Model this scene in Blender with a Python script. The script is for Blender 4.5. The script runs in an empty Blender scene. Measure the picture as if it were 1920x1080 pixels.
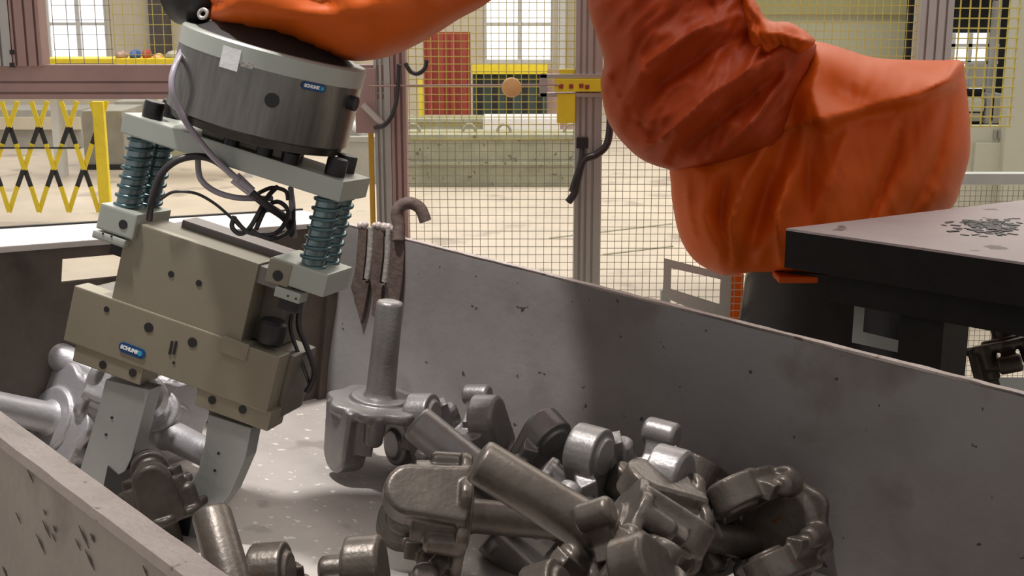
import bpy, bmesh, math, random
from mathutils import Vector, Matrix, noise
from mathutils.geometry import delaunay_2d_cdt
random.seed(7)
S = bpy.context.scene
COL = S.collection
PI = math.pi

# ------------------------------------------------------------------ camera, world, light, exposure
FPX = 2400.0
PITCH = math.radians(13.0)
CAMZ = 2.0
cam_d = bpy.data.cameras.new('camera')
cam_d.sensor_width = 36.0
cam_d.lens = 36.0 * FPX / 1920.0
cam_d.clip_end = 200
cam_o = bpy.data.objects.new('camera', cam_d)
COL.objects.link(cam_o)
cam_o.location = (0, 0, CAMZ)
cam_o.rotation_euler = (math.radians(90) - PITCH, 0, 0)
S.camera = cam_o

w = bpy.data.worlds.new('world')
S.world = w
w.use_nodes = True
wn = w.node_tree.nodes
wn['Background'].inputs[0].default_value = (1.0, 0.95, 0.93, 1)
wn['Background'].inputs[1].default_value = 0.47

def area(name, loc, target, size, power, color):
    l = bpy.data.lights.new(name, 'AREA')
    l.shape = 'RECTANGLE'
    l.size, l.size_y = size
    l.energy = power
    l.color = color
    o = bpy.data.objects.new(name, l)
    COL.objects.link(o)
    o.location = loc
    o.rotation_euler = (Vector(target) - Vector(loc)).to_track_quat('-Z', 'Y').to_euler()
    return o
sl = bpy.data.lights.new('key_spot', 'SPOT')  # added unseen spot; its cone edge draws the shadow boundary on the bin wall
sl.energy = 1000
sl.color = (1.0, 0.97, 0.95)
sl.spot_size = math.radians(27)
sl.spot_blend = 0.22
sl.shadow_soft_size = 0.16
so = bpy.data.objects.new('key_spot', sl)
COL.objects.link(so)
so.location = (-1.25, 2.2, 5.8)
so.rotation_euler = (Vector((-0.44, 2.85, 0.95)) - Vector(so.location)).to_track_quat('-Z', 'Y').to_euler()
area('overhead_fill', (1.2, 3.6, 7.0), (1.2, 4.2, 1.0), (2.5, 2.5), 110, (1.0, 0.96, 0.92))  # soft overhead fill, added to light the orange covers
area('hall_lights', (1.0, 13.0, 7.5), (0.5, 11.5, 0.0), (16, 6), 1200, (1.0, 0.94, 0.84))
S.view_settings.view_transform = 'Standard'
S.view_settings.look = 'None'
S.view_settings.gamma = 1.0
S.view_settings.use_curve_mapping = False
S.view_settings.exposure = 0.0

# ------------------------------------------------------------------ geometry helpers
RT = Vector((1, 0, 0))
FW = Vector((0, math.cos(PITCH), -math.sin(PITCH)))
UP = Vector((0, math.sin(PITCH), math.cos(PITCH)))
CAM = Vector((0, 0, CAMZ))
def cv(x, u, f):            # direction given as right / up / forward
    return RT * x + UP * u + FW * f
def P(px, py, d):           # a point of the hall at distance d along the view
    return CAM + cv((px - 960) / FPX * d, (540 - py) / FPX * d, d)
def ray(px, py):
    return cv((px - 960) / FPX, (540 - py) / FPX, 1.0)
def on_plane(px, py, pt, nrm):
    r = ray(px, py)
    return CAM + r * ((pt - CAM).dot(nrm) / r.dot(nrm))
def PY(px, py, y):          # the point at world distance y
    r = ray(px, py)
    return CAM + r * (y / r.y)
def PZ(px, py, z=0.0):      # the point on a level surface
    r = ray(px, py)
    return CAM + r * ((z - CAMZ) / r.z)

def mat(name, col, rough=0.6, metal=0.0, var=0.12, scale=8.0, bump=0.1, bscale=60.0, spots=None, spec=0.5, emit=None, streak=None):
    m = bpy.data.materials.new(name)
    m.use_nodes = True
    nt = m.node_tree
    N, L = nt.nodes, nt.links
    b = N['Principled BSDF']
    b.inputs['Roughness'].default_value = rough
    b.inputs['Metallic'].default_value = metal
    b.inputs['Specular IOR Level'].default_value = spec
    tc = N.new('ShaderNodeTexCoord')
    base = None
    if var > 0:
        n = N.new('ShaderNodeTexNoise')
        n.inputs['Scale'].default_value = scale
        n.inputs['Detail'].default_value = 6
        n.inputs['Roughness'].default_value = 0.65
        if streak:
            mp = N.new('ShaderNodeMapping')
            mp.inputs['Scale'].default_value = streak
            L.new(tc.outputs['Object'], mp.inputs['Vector'])
            L.new(mp.outputs['Vector'], n.inputs['Vector'])
        else:
            L.new(tc.outputs['Object'], n.inputs['Vector'])
        r = N.new('ShaderNodeValToRGB')
        r.color_ramp.elements[0].position = 0.3
        r.color_ramp.elements[1].position = 0.7
        r.color_ramp.elements[0].color = tuple(max(0, c * (1 - var)) for c in col) + (1,)
        r.color_ramp.elements[1].color = tuple(min(1, c * (1 + var)) for c in col) + (1,)
        L.new(n.outputs['Fac'], r.inputs['Fac'])
        base = r.outputs['Color']
    for sp in (spots or []):            # (colour, scale, threshold, softness)
        scol, ssc, thr, soft = sp
        n2 = N.new('ShaderNodeTexNoise')
        n2.inputs['Scale'].default_value = ssc
        n2.inputs['Detail'].default_value = 4
        L.new(tc.outputs['Object'], n2.inputs['Vector'])
        r2 = N.new('ShaderNodeValToRGB')
        r2.color_ramp.elements[0].position = thr
        r2.color_ramp.elements[1].position = thr + soft
        r2.color_ramp.elements[0].color = (0, 0, 0, 1)
        r2.color_ramp.elements[1].color = (1, 1, 1, 1)
        L.new(n2.outputs['Fac'], r2.inputs['Fac'])
        mx = N.new('ShaderNodeMix')
        mx.data_type = 'RGBA'
        L.new(r2.outputs['Color'], mx.inputs['Factor'])
        if base is not None:
            L.new(base, mx.inputs['A'])
        else:
            mx.inputs['A'].default_value = col + (1,)
        mx.inputs['B'].default_value = scol + (1,)
        base = mx.outputs['Result']
    if base is not None:
        L.new(base, b.inputs['Base Color'])
    else:
        b.inputs['Base Color'].default_value = col + (1,)
    if bump > 0:
        n3 = N.new('ShaderNodeTexNoise')
        n3.inputs['Scale'].default_value = bscale
        n3.inputs['Detail'].default_value = 4
        L.new(tc.outputs['Object'], n3.inputs['Vector'])
        bp = N.new('ShaderNodeBump')
        bp.inputs['Strength'].default_value = bump
        bp.inputs['Distance'].default_value = 0.01
        L.new(n3.outputs['Fac'], bp.inputs['Height'])
        L.new(bp.outputs['Normal'], b.inputs['Normal'])
    if emit:
        b.inputs['Emission Color'].default_value = emit[0] + (1,)
        b.inputs['Emission Strength'].default_value = emit[1]
    return m

M = {}
M['floor'] = mat('hall_floor_paint', (0.62, 0.54, 0.44), 0.45, 0, 0.14, 0.9, 0.03, 30, [((0.42, 0.36, 0.30), 2.2, 0.60, 0.1), ((0.50, 0.42, 0.33), 9, 0.66, 0.05)])
M['wall'] = mat('cream_wall', (0.60, 0.54, 0.42), 0.8, 0, 0.07, 2)
M['olive'] = mat('olive_panel', (0.46, 0.44, 0.22), 0.7, 0, 0.08, 2)
M['pale_olive'] = mat('pale_green_panel', (0.60, 0.60, 0.41), 0.7, 0, 0.06, 2)
M['window'] = mat('daylight_pane', (0.9, 0.92, 1.0), 0.3, 0, 0, emit=((0.93, 0.95, 1.0), 1.25))
M['frame_white'] = mat('window_frame_paint', (0.62, 0.62, 0.60), 0.5, 0, 0.05)
M['alu'] = mat('aluminium_profile', (0.52, 0.50, 0.47), 0.38, 0.55, 0.06, 4, 0.02)
M['alu_dark'] = mat('profile_groove', (0.10, 0.085, 0.08), 0.6, 0.3, 0.1)
M['pink'] = mat('rosy_profile', (0.40, 0.26, 0.235), 0.5, 0.2, 0.10, 5, 0.02)
M['wire_yellow'] = mat('yellow_wire', (0.72, 0.64, 0.14), 0.5, 0, 0)
M['wire_grey'] = mat('dull_wire', (0.33, 0.30, 0.22), 0.5, 0.2, 0)
M['yellow'] = mat('yellow_plastic', (0.80, 0.62, 0.03), 0.45, 0, 0.08, 12)
M['black'] = mat('black_plastic', (0.018, 0.017, 0.018), 0.45, 0, 0.2, 10, 0.02)
M['blackmetal'] = mat('black_oxide_steel', (0.022, 0.020, 0.020), 0.35, 0.4, 0.2, 20, 0.05)
M['amber'] = mat('amber_post_paint', (0.62, 0.34, 0.03), 0.5, 0, 0.1)
M['concrete'] = mat('weathered_grey_green_steel', (0.34, 0.34, 0.25), 0.8, 0, 0.18, 5, 0.2, 40, [((0.16, 0.14, 0.10), 14, 0.64, 0.05)])
M['crate'] = mat('grey_crate_paint', (0.36, 0.35, 0.31), 0.75, 0, 0.12, 4)
M['red'] = mat('red_shutter_paint', (0.30, 0.045, 0.03), 0.6, 0, 0.12, 4)
M['darkgreen'] = mat('dark_green_paint', (0.05, 0.075, 0.07), 0.6, 0, 0.15, 4)
M['tan'] = mat('tan_wood', (0.72, 0.42, 0.17), 0.6, 0, 0.12, 8)
M['white'] = mat('white_sheet', (0.75, 0.74, 0.74), 0.6, 0, 0.06, 10)
M['blue'] = mat('blue_plastic', (0.03, 0.09, 0.32), 0.5, 0, 0.1)
M['cream'] = mat('cream_machine_paint', (0.58, 0.57, 0.45), 0.6, 0, 0.05, 3)
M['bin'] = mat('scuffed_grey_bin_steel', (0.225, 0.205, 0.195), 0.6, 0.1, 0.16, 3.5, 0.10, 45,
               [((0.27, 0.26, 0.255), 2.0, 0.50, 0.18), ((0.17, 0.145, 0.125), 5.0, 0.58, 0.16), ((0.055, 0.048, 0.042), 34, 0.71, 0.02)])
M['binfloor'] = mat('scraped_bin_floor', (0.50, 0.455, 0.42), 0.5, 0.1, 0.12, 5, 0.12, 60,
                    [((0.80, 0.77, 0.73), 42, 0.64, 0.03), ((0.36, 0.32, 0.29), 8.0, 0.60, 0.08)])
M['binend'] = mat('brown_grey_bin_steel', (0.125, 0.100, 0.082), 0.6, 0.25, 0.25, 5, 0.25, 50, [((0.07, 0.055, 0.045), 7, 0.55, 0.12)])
M['binout'] = mat('beige_scratched_bin_steel', (0.36, 0.32, 0.28), 0.55, 0.2, 0.14, 4, 0.25, 60, [((0.26, 0.22, 0.19), 6, 0.58, 0.1)])
M['rim'] = mat('worn_rim_steel', (0.45, 0.385, 0.355), 0.5, 0.25, 0.16, 12, 0.3, 90, [((0.24, 0.18, 0.15), 30, 0.64, 0.04)])
M['rim_lit'] = mat('pale_lit_rim', (0.62, 0.58, 0.54), 0.5, 0, 0.08, 10, 0.1)  # brightness of the lit rim top put into a paler colour
M['rust_and_shade'] = mat('rusty_steel_and_shade', (0.12, 0.085, 0.072), 0.75, 0.3, 0.3, 30, 0.3, 70)
M['rod'] = mat('pale_rod_steel', (0.40, 0.37, 0.34), 0.5, 0.4, 0.15, 30, 0.3, 90)
M['forge'] = mat('grey_forged_steel', (0.25, 0.235, 0.228), 0.42, 0.55, 0.16, 12, 0.10, 110, [((0.30, 0.285, 0.28), 9, 0.56, 0.1)])
M['forge_pale'] = mat('shot_blasted_pale_steel', (0.42, 0.41, 0.42), 0.42, 0.5, 0.10, 12, 0.10, 120)
M['forge_brown'] = mat('brownish_forged_steel', (0.115, 0.096, 0.080), 0.38, 0.5, 0.25, 14, 0.10, 90, [((0.15, 0.13, 0.11), 10, 0.56, 0.08), ((0.16, 0.07, 0.025), 16, 0.66, 0.05)])
M['forge_dark'] = mat('dark_forged_steel', (0.075, 0.062, 0.052), 0.45, 0.5, 0.25, 14, 0.10, 90)
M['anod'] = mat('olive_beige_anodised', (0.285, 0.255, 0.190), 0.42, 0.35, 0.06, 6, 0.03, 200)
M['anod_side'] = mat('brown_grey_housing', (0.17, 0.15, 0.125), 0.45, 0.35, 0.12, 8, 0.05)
M['plate'] = mat('pale_grey_green_plate', (0.42, 0.44, 0.39), 0.42, 0.35, 0.05, 6, 0.03, 200)
M['deck'] = mat('purple_grey_deck', (0.23, 0.20, 0.195), 0.38, 0.5, 0.12, 6, 0.05)
M['cyl'] = mat('brushed_dark_steel', (0.20, 0.19, 0.175), 0.27, 0.85, 0.20, 14, 0.02, 60, streak=(6, 6, 0.6))
M['cyl_low'] = mat('oily_dark_steel', (0.075, 0.068, 0.055), 0.35, 0.6, 0.25, 12)
M['spring'] = mat('teal_grey_spring', (0.10, 0.165, 0.175), 0.30, 0.75, 0.15, 14)
M['sleeve'] = mat('teal_grey_sleeve', (0.20, 0.27, 0.28), 0.25, 0.8, 0.2, 30)
M['blackhub'] = mat('dark_hub', (0.03, 0.028, 0.026), 0.5, 0.2, 0.2)
M['pin'] = mat('bright_pin', (0.46, 0.52, 0.53), 0.22, 0.85, 0.05)
M['blade'] = mat('pale_blue_grey_finger', (0.36, 0.37, 0.355), 0.42, 0.45, 0.07, 7, 0.08, 60)
M['badge'] = mat('badge_blue', (0.01, 0.06, 0.17), 0.35, 0, 0)
M['badge_dot'] = mat('badge_light_blue', (0.03, 0.32, 0.55), 0.35, 0, 0)
M['ink'] = mat('white_print', (0.8, 0.8, 0.8), 0.5, 0, 0)
M['hose'] = mat('clear_hose_plastic', (0.34, 0.30, 0.34), 0.18, 0.0, 0.15, 30, 0, spec=0.8)
M['cable'] = mat('black_cable', (0.035, 0.030, 0.032), 0.32, 0, 0.1)
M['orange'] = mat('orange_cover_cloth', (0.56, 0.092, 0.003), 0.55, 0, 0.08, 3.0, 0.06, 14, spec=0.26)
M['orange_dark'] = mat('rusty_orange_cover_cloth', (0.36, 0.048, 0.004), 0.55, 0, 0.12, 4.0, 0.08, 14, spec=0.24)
M['tabletop'] = mat('worn_table_top', (0.40, 0.345, 0.34), 0.5, 0.1, 0.10, 3, 0.1, 40, [((0.12, 0.09, 0.08), 9, 0.68, 0.03)])
M['tableside'] = mat('black_table_paint', (0.008, 0.0075, 0.0075), 0.6, 0, 0.3, 12, 0.1, spec=0.25)
M['frame_grey'] = mat('pale_frame_paint', (0.56, 0.60, 0.56), 0.5, 0, 0.06)

def origin_of(verts):
    xs = [v.co for v in verts]
    n = max(1, len(xs))
    return Vector((sum(c.x for c in xs) / n, sum(c.y for c in xs) / n, min(c.z for c in xs)))

def obj(name, bm, m, parent=None, label=None, cat=None, group=None, kind=None, smooth=False, angle=35, local=False):
    """links bm (in hall coordinates, or in the parent's own when local) as one mesh object"""
    me = bpy.data.meshes.new(name)
    root = parent
    if not local:
        if parent is None:
            T = Matrix.Translation(-origin_of(bm.verts))
        else:
            T = wm(parent).inverted()
        bmesh.ops.transform(bm, matrix=T, verts=bm.verts)
    if smooth:
        for f in bm.faces:
            f.smooth = True
        if angle < 180:
            for e in bm.edges:
                if len(e.link_faces) == 2 and e.calc_face_angle(0) > math.radians(angle):
                    e.smooth = False
    bm.to_mesh(me)
    bm.free()
    me.materials.append(M[m] if isinstance(m, str) else m)
    o = bpy.data.objects.new(name, me)
    COL.objects.link(o)
    if parent is None and not local:
        o.location = -T.translation
    if parent is not None:
        o.parent = parent
    tag(o, label, cat, group, kind)
    return o

def wm(o):
    m = o.matrix_basis.copy()
    p = o.parent
    while p is not None:
        m = p.matrix_basis @ m
        p = p.parent
    return m

def tag(o, label=None, cat=None, group=None, kind=None):
    for k, v in (('label', label), ('category', cat), ('group', group), ('kind', kind)):
        if v:
            o[k] = v
    return o

def thing(name, label, cat, matrix=None, loc=None, group=None, kind=None):
    o = bpy.data.objects.new(name, None)
    COL.objects.link(o)
    if matrix is not None:
        o.matrix_basis = matrix
    elif loc is not None:
        o.location = loc
    o.empty_display_size = 0.1
    return tag(o, label, cat, group, kind)

def BM():
    return bmesh.new()

def hexa(bm, a, b):
    """box between two quads a[4], b[4] (corresponding corners)"""
    va = [bm.verts.new(p) for p in a]
    vb = [bm.verts.new(p) for p in b]
    fs = [bm.faces.new(va), bm.faces.new(vb[::-1])]
    for i in range(4):
        j = (i + 1) % 4
        fs.append(bm.faces.new((va[j], va[i], vb[i], vb[j])))
    bmesh.ops.recalc_face_normals(bm, faces=fs)
    return va + vb

def box(bm, lo, hi, F=None, bevel=0.0):
    """axis box in frame F"""
    F = F or Matrix()
    x0, y0, z0 = lo
    x1, y1, z1 = hi
    vs = hexa(bm, [F @ Vector(p) for p in ((x0, y0, z0), (x1, y0, z0), (x1, y1, z0), (x0, y1, z0))],
              [F @ Vector(p) for p in ((x0, y0, z1), (x1, y0, z1), (x1, y1, z1), (x0, y1, z1))])
    if bevel > 0:
        es = list({e for v in vs for e in v.link_edges})
        bmesh.ops.bevel(bm, geom=es, offset=bevel, segments=2, affect='EDGES', profile=0.7)

def prism(bm, pts, y0, y1, F=None, bevel=0.0):
    """polygon pts (x, z) pulled from y0 to y1 in frame F"""
    F = F or Matrix()
    a = [bm.verts.new(F @ Vector((x, y0, z))) for x, z in pts]
    b = [bm.verts.new(F @ Vector((x, y1, z))) for x, z in pts]
    n = len(pts)
    fs = [bm.faces.new(a), bm.faces.new(b[::-1])]
    for i in range(n):
        j = (i + 1) % n
        fs.append(bm.faces.new((a[j], a[i], b[i], b[j])))
    bmesh.ops.recalc_face_normals(bm, faces=fs)
    if bevel > 0:
        es = list({e for f in fs[:2] for e in f.edges})
        bmesh.ops.bevel(bm, geom=es, offset=bevel, segments=2, affect='EDGES', profile=0.7)

def lathe(bm, prof, F=None, seg=24, rfun=None):
    """profile (r, z) turned about z in frame F, capped"""
    F = F or Matrix()
    rings = []
    for r, z in prof:
        rings.append([bm.verts.new(F @ Vector(((rfun(2 * PI * k / seg, r) if rfun else r) * math.cos(2 * PI * k / seg),
                                               (rfun(2 * PI * k / seg, r) if rfun else r) * math.sin(2 * PI * k / seg), z))) for k in range(seg)])
    fs = []
    for a, b in zip(rings, rings[1:]):
        for k in range(seg):
            j = (k + 1) % seg
            fs.append(bm.faces.new((a[k], a[j], b[j], b[k])))
    fs.append(bm.faces.new(rings[0][::-1]))
    fs.append(bm.faces.new(rings[-1]))
    bmesh.ops.recalc_face_normals(bm, faces=fs)

def axis_frame(p, d, x=None):
    """frame at p with z along d"""
    d = d.normalized()
    x = x or (Vector((0, 0, 1)) if abs(d.z) < 0.9 else Vector((1, 0, 0)))
    x = (x - d * x.dot(d)).normalized()
    y = d.cross(x)
    return Matrix.Translation(p) @ Matrix((x, y, d)).transposed().to_4x4()

def cyl(bm, p, q, r, seg=16, r2=None):
    h = (q - p).length
    lathe(bm, [(r, 0), (r2 if r2 is not None else r, h)], axis_frame(p, q - p), seg)

def spline(pts, n=8):
    out = []
    P_ = [pts[0]] + list(pts) + [pts[-1]]
    for i in range(1, len(P_) - 2):
        a, b, c, d = P_[i - 1:i + 3]
        for k in range(n):
            t = k / n
            out.append(0.5 * ((2 * b) + (c - a) * t + (2 * a - 5 * b + 4 * c - d) * t * t + (3 * b - a - 3 * c + d) * t ** 3))
    out.append(pts[-1])
    return out

def tube(bm, pts, r, seg=10, smooth_n=8, rfun=None):
    path = spline([Vector(p) for p in pts], smooth_n) if smooth_n else [Vector(p) for p in pts]
    rings = []
    nx = None
    for i, p in enumerate(path):
        d = (path[min(i + 1, len(path) - 1)] - path[max(i - 1, 0)]).normalized()
        if nx is None:
            nx = d.orthogonal().normalized()
        nx = (nx - d * nx.dot(d)).normalized()
        ny = d.cross(nx)
        rr = r * (rfun(i / (len(path) - 1)) if rfun else 1)
        rings.append([bm.verts.new(p + (nx * math.cos(2 * PI * k / seg) + ny * math.sin(2 * PI * k / seg)) * rr) for k in range(seg)])
    for a, b in zip(rings, rings[1:]):
        for k in range(seg):
            j = (k + 1) % seg
            bm.faces.new((a[k], a[j], b[j], b[k]))
    bm.faces.new(rings[0][::-1])
    bm.faces.new(rings[-1])

def copy_tree(o, parent=None):
    c = o.copy()
    COL.objects.link(c)
    if parent is not None:
        c.parent = parent
    for ch in [x for x in COL.objects if x.parent == o]:
        copy_tree(ch, c)
    return c

# ------------------------------------------------------------------ hall: floor and far walls
bm = BM()
box(bm, (-14, -2, -0.1), (16, 30, 0))
obj('floor', bm, 'floor', kind='structure')

WY = 22.0
def wallbox(bm, x0, y0, x1, y1, Y, th=0.1):
    """upright panel seen between pixels (x0,y0)-(x1,y1) standing at distance Y"""
    a = PY(x0, y0, Y); b = PY(x1, y1, Y)
    box(bm, (a.x, Y, b.z), (b.x, Y + th, a.z))
bm = BM()
# far wall in pieces round its window openings
ztop = 5.5
def colx(px): return PY(px, 100, WY).x
def rowz(py): return PY(960, py, WY).z
sill = rowz(118)
wins = [(86, 204), (905, 1040), (1745, 1868)]
edges = [-13.0] + [colx(v) for w_ in wins for v in w_] + [15.0]
for i in range(0, len(edges), 2):
    box(bm, (edges[i], WY, 0), (edges[i + 1], WY + 0.3, ztop))
for w_ in wins:
    box(bm, (colx(w_[0]), WY, 0), (colx(w_[1]), WY + 0.3, sill))
    box(bm, (colx(w_[0]), WY, 4.6), (colx(w_[1]), WY + 0.3, ztop))
obj('wall_back', bm, 'wall', kind='structure')
for i, w_ in enumerate(wins):
    x0, x1 = colx(w_[0]), colx(w_[1])
    r = thing('window_%d' % (i + 1), None, None, loc=((x0 + x1) / 2, WY + 0.1, sill), kind='structure')
    bm = BM(); box(bm, (x0, WY + 0.16, sill), (x1, WY + 0.18, 4.6)); obj('pane', bm, 'window', r)
    bm = BM()
    for x in (x0, (x0 + x1) / 2 - 0.02, x1 - 0.07):
        box(bm, (x, WY + 0.08, sill), (x + 0.07, WY + 0.15, 4.6))
    for z in (sill, sill + 0.62, sill + 1.25, 4.53):
        box(bm, (x0, WY + 0.09, z), (x1, WY + 0.14, z + 0.05))
    obj('window_frame', bm, 'frame_white', r)
for px, wd in ((292, 32), (640, 26), (1046, 12)):
    bm = BM(); a = colx(px); b = colx(px + wd)
    box(bm, (a, WY - 0.3, 0), (b, WY, ztop))
    obj('trim_%d' % {292: 1, 640: 2, 1046: 3}[px], bm, 'frame_white' if px != 292 else 'alu_dark', kind='structure')

# right-hand enclosure panel behind the robot
bm = BM(); wallbox(bm, 1180, 26, 1760, 240, 9.0); 
obj('wall_right', bm, 'pale_olive', kind='structure')
bm = BM(); wallbox(bm, 1180, -260, 1760, 26, 8.95, 0.15)
obj('trim_4', bm, 'olive', kind='structure')

# ------------------------------------------------------------------ bin frame of reference
VV = cv(0.12, 0.965, -0.20).normalized()          # the bin leans: its own upright
A0 = P(600, 742, 3.6)
HB = 0.50
TOPP = A0 + VV * HB
def TB(px, py, h=0.0):      # point at height h above the bin's base plate
    return on_plane(px, py, A0 + VV * h, VV)
def isect(a, b, c, d):
    (x1, y1), (x2, y2), (x3, y3), (x4, y4) = a, b, c, d
    den = (x1 - x2) * (y3 - y4) - (y1 - y2) * (x3 - x4)
    p = ((x1 * y2 - y1 * x2) * (x3 - x4) - (x1 - x2) * (x3 * y4 - y3 * x4)) / den
    q = ((x1 * y2 - y1 * x2) * (y3 - y4) - (y1 - y2) * (x3 * y4 - y3 * x4)) / den
    return p, q
# rim corners (inner edges)
cT = TB(636, 416, HB)
cR = TB(1920, 738, HB); cR = cT + (cR - cT) * 1.55
cL = TB(*isect((0, 772), (430, 1080), (640, 415), (0, 463)), HB)
cN = TB(430, 1080, HB); cN = cL + (cN - cL) * 1.75
def low(p): return p - VV * HB
bin_c = (cT + cR + cL + cN) / 4
XB = (cR - cT).normalized()
YB = VV.cross(XB).normalized()
BF = Matrix.Translation(low(bin_c)) @ Matrix((XB, YB, VV)).transposed().to_4x4()
steel_bin = thing('steel_bin', 'large open grey steel bin full of forgings, leaning beneath the robot gripper', 'bin', matrix=BF)

def plate(bm, a, b, h0, h1, out, th, nu=40, nv=14, amp=0.003, seed=0.0, edge=0.0015):
    """upright wall plate: inner face from a to b, thickness th towards out; slightly dented"""
    def pt(u, v, o):
        p = a + (b - a) * u + VV * (h0 + (h1 - h0) * v - HB)
        k = noise.noise(Vector((u * 5 + seed, v * 2.5, seed))) * amp
        e = noise.noise(Vector((u * 60 + seed, 3.3, o * 90))) * edge if v > 0.999 else 0
        return p + out * (o + k) + VV * e
    g0 = [[bm.verts.new(pt(i / nu, j / nv, 0)) for j in range(nv + 1)] for i in range(nu + 1)]
    g1 = [[bm.verts.new(pt(i / nu, j / nv, th)) for j in range(nv + 1)] for i in range(nu + 1)]
    fs = []
    for i in range(nu):
        for j in range(nv):
            fs.append(bm.faces.new((g0[i][j], g0[i + 1][j], g0[i + 1][j + 1], g0[i][j + 1])))
            fs.append(bm.faces.new((g1[i][j], g1[i][j + 1], g1[i + 1][j + 1], g1[i + 1][j])))
        fs.append(bm.faces.new((g0[i][nv], g0[i + 1][nv], g1[i + 1][nv], g1[i][nv])))
        fs.append(bm.faces.new((g0[i + 1][0], g0[i][0], g1[i][0], g1[i + 1][0])))
    for i in (0, nu):
        for j in range(nv):
            fs.append(bm.faces.new((g0[i][j], g0[i][j + 1], g1[i][j + 1], g1[i][j])))
    bmesh.ops.recalc_face_normals(bm, faces=fs)

outR = XB.cross(VV).normalized()
if outR.dot(cL - cT) > 0: outR = -outR
dL = (cL - cT).normalized()
outL = dL.cross(VV).normalized()
if outL.dot(cR - cT) > 0: outL = -outL
dN = (cN - cL).normalized()
outN = dN.cross(VV).normalized()
if outN.dot(cT - cL) > 0: outN = -outN
dF = (cR - cN).normalized()
outF = dF.cross(VV).normalized()
if outF.dot(cT - cR) > 0: outF = -outF
bm = BM(); plate(bm, cT, cR, -0.02, HB - 0.006, outR, 0.018, 60, 18, 0.010, 1.0)
obj('side_plate', bm, 'bin', steel_bin, smooth=True)
bm = BM(); plate(bm, cT - XB * 0.0, cR, HB - 0.006, HB, outR - outR * 0 , 0.024, 160, 1, 0.010, 1.0, 0.0016)
obj('rim', bm, 'rim', steel_bin, smooth=True)
bm = BM(); plate(bm, cL, cN, -0.02, HB - 0.012, outN, 0.035, 50, 10, 0.002, 5.0)
obj('side_plate', bm, 'binout', steel_bin, smooth=True)
nr = TB(0, 822, HB); wN = abs((nr - cL).dot(outN))
bm = BM(); plate(bm, cL, cN, HB - 0.012, HB, outN, min(wN, 0.06), 120, 1, 0.002, 5.0, 0.0012)
obj('rim', bm, 'rim', steel_bin, smooth=True)
bm = BM(); plate(bm, cN, cR, -0.02, HB, outF, 0.018, 20, 6, 0.002, 7.0)
obj('end_plate', bm, 'bin', steel_bin, smooth=True)
# end plate with a hand slot
def lw(px, py):             # along / height in the end wall
    p = on_plane(px, py, cT, outL) - cT
    return p.dot(dL), p.dot(VV) + HB
s0, s1 = lw(116, 510), lw(240, 500)
u1, u0 = s0[0], s1[0]
v1, v0 = lw(150, 483)[1], lw(150, 527)[1]
LL = (cL - cT).length
bm = BM()
for (ua, ub, va, vb) in ((0, u0, -0.02, HB - 0.01), (u1, LL, -0.02, HB - 0.01), (u0, u1, -0.02, v0), (u0, u1, v1, HB - 0.01)):
    p, q = cT + dL * ua, cT + dL * ub
    box(bm, (ua, 0, va), (ub, 0.012, vb), Matrix.Translation(low(cT)) @ Matrix((dL, outL, VV)).transposed().to_4x4())
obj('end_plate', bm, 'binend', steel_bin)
FL = Matrix.Translation(low(cT)) @ Matrix((dL, outL, VV)).transposed().to_4x4()
wL = abs((TB(0, 424, HB) - TB(0, 463, HB)).dot(outL))
bm = BM(); box(bm, (-0.02, -0.004, HB - 0.012), (LL + 0.05, min(wL, 0.16), HB + 0.002), FL, 0.002)
obj('rim', bm, 'rim_lit', steel_bin)
bm = BM(); box(bm, (-0.02, min(wL, 0.16), HB - 0.03), (LL + 0.05, min(wL, 0.16) + 0.008, HB + 0.006), FL)
obj('rim_shadow', bm, 'blackmetal', steel_bin)  # black strip stands in for the gap shadow behind the rim
# corner strip, base plate
bm = BM()
box(bm, (-0.012, -0.014, 0), (0.03, 0.01, HB - 0.004), FL, 0.002)
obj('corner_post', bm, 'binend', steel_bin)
bm = BM()
hexa(bm, [low(cT), low(cR), low(cN), low(cL)], [p - VV * 0.02 for p in (low(cT), low(cR), low(cN), low(cL))])
bmesh.ops.subdivide_edges(bm, edges=bm.edges[:], cuts=6, use_grid_fill=True)
obj('base_plate', bm, 'binfloor', steel_bin)
# scratches on the near wall: raw steel scored through the paint, thin slivers standing a hair proud
bm = BM()
random.seed(3)
for px, py, ln in ((52, 880, 26), (80, 975, 34), (68, 1000, 40), (148, 985, 44), (160, 1030, 40), (98, 1000, 16), (30, 960, 22), (5, 1062, 22), (268, 1060, 24), (142, 1010, 22), (170, 1000, 18), (82, 955, 12), (100, 985, 14)):
    a = on_plane(px, py, cL + outN * 0.036, outN); b = on_plane(px + ln * 0.45, py + ln, cL + outN * 0.036, outN)
    d = (b - a); s = outN.cross(d).normalized() * 0.0012 * random.uniform(0.8, 2.2)
    o_ = outN * 0.0008
    hexa(bm, [a, a + d * .5 + s, b, a + d * .5 - s], [a + o_, a + d * .5 + s + o_, b + o_, a + d * .5 - s + o_])
obj('scratch', bm, 'rust_and_shade', steel_bin, label='dark scratches through the beige paint', kind='stuff')
# stand under the bin
zmin = min(low(p).z for p in (cT, cR, cN, cL))
for c in (cT, cR, cN, cL):
    bm = BM()
    q = low(c) + (low(bin_c) - low(c)) * 0.06 - VV * 0.02
    box(bm, (q.x - 0.04, q.y - 0.04, 0), (q.x + 0.04, q.y + 0.04, q.z + 0.01))
    obj('leg', bm, 'blackmetal', steel_bin)

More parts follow.
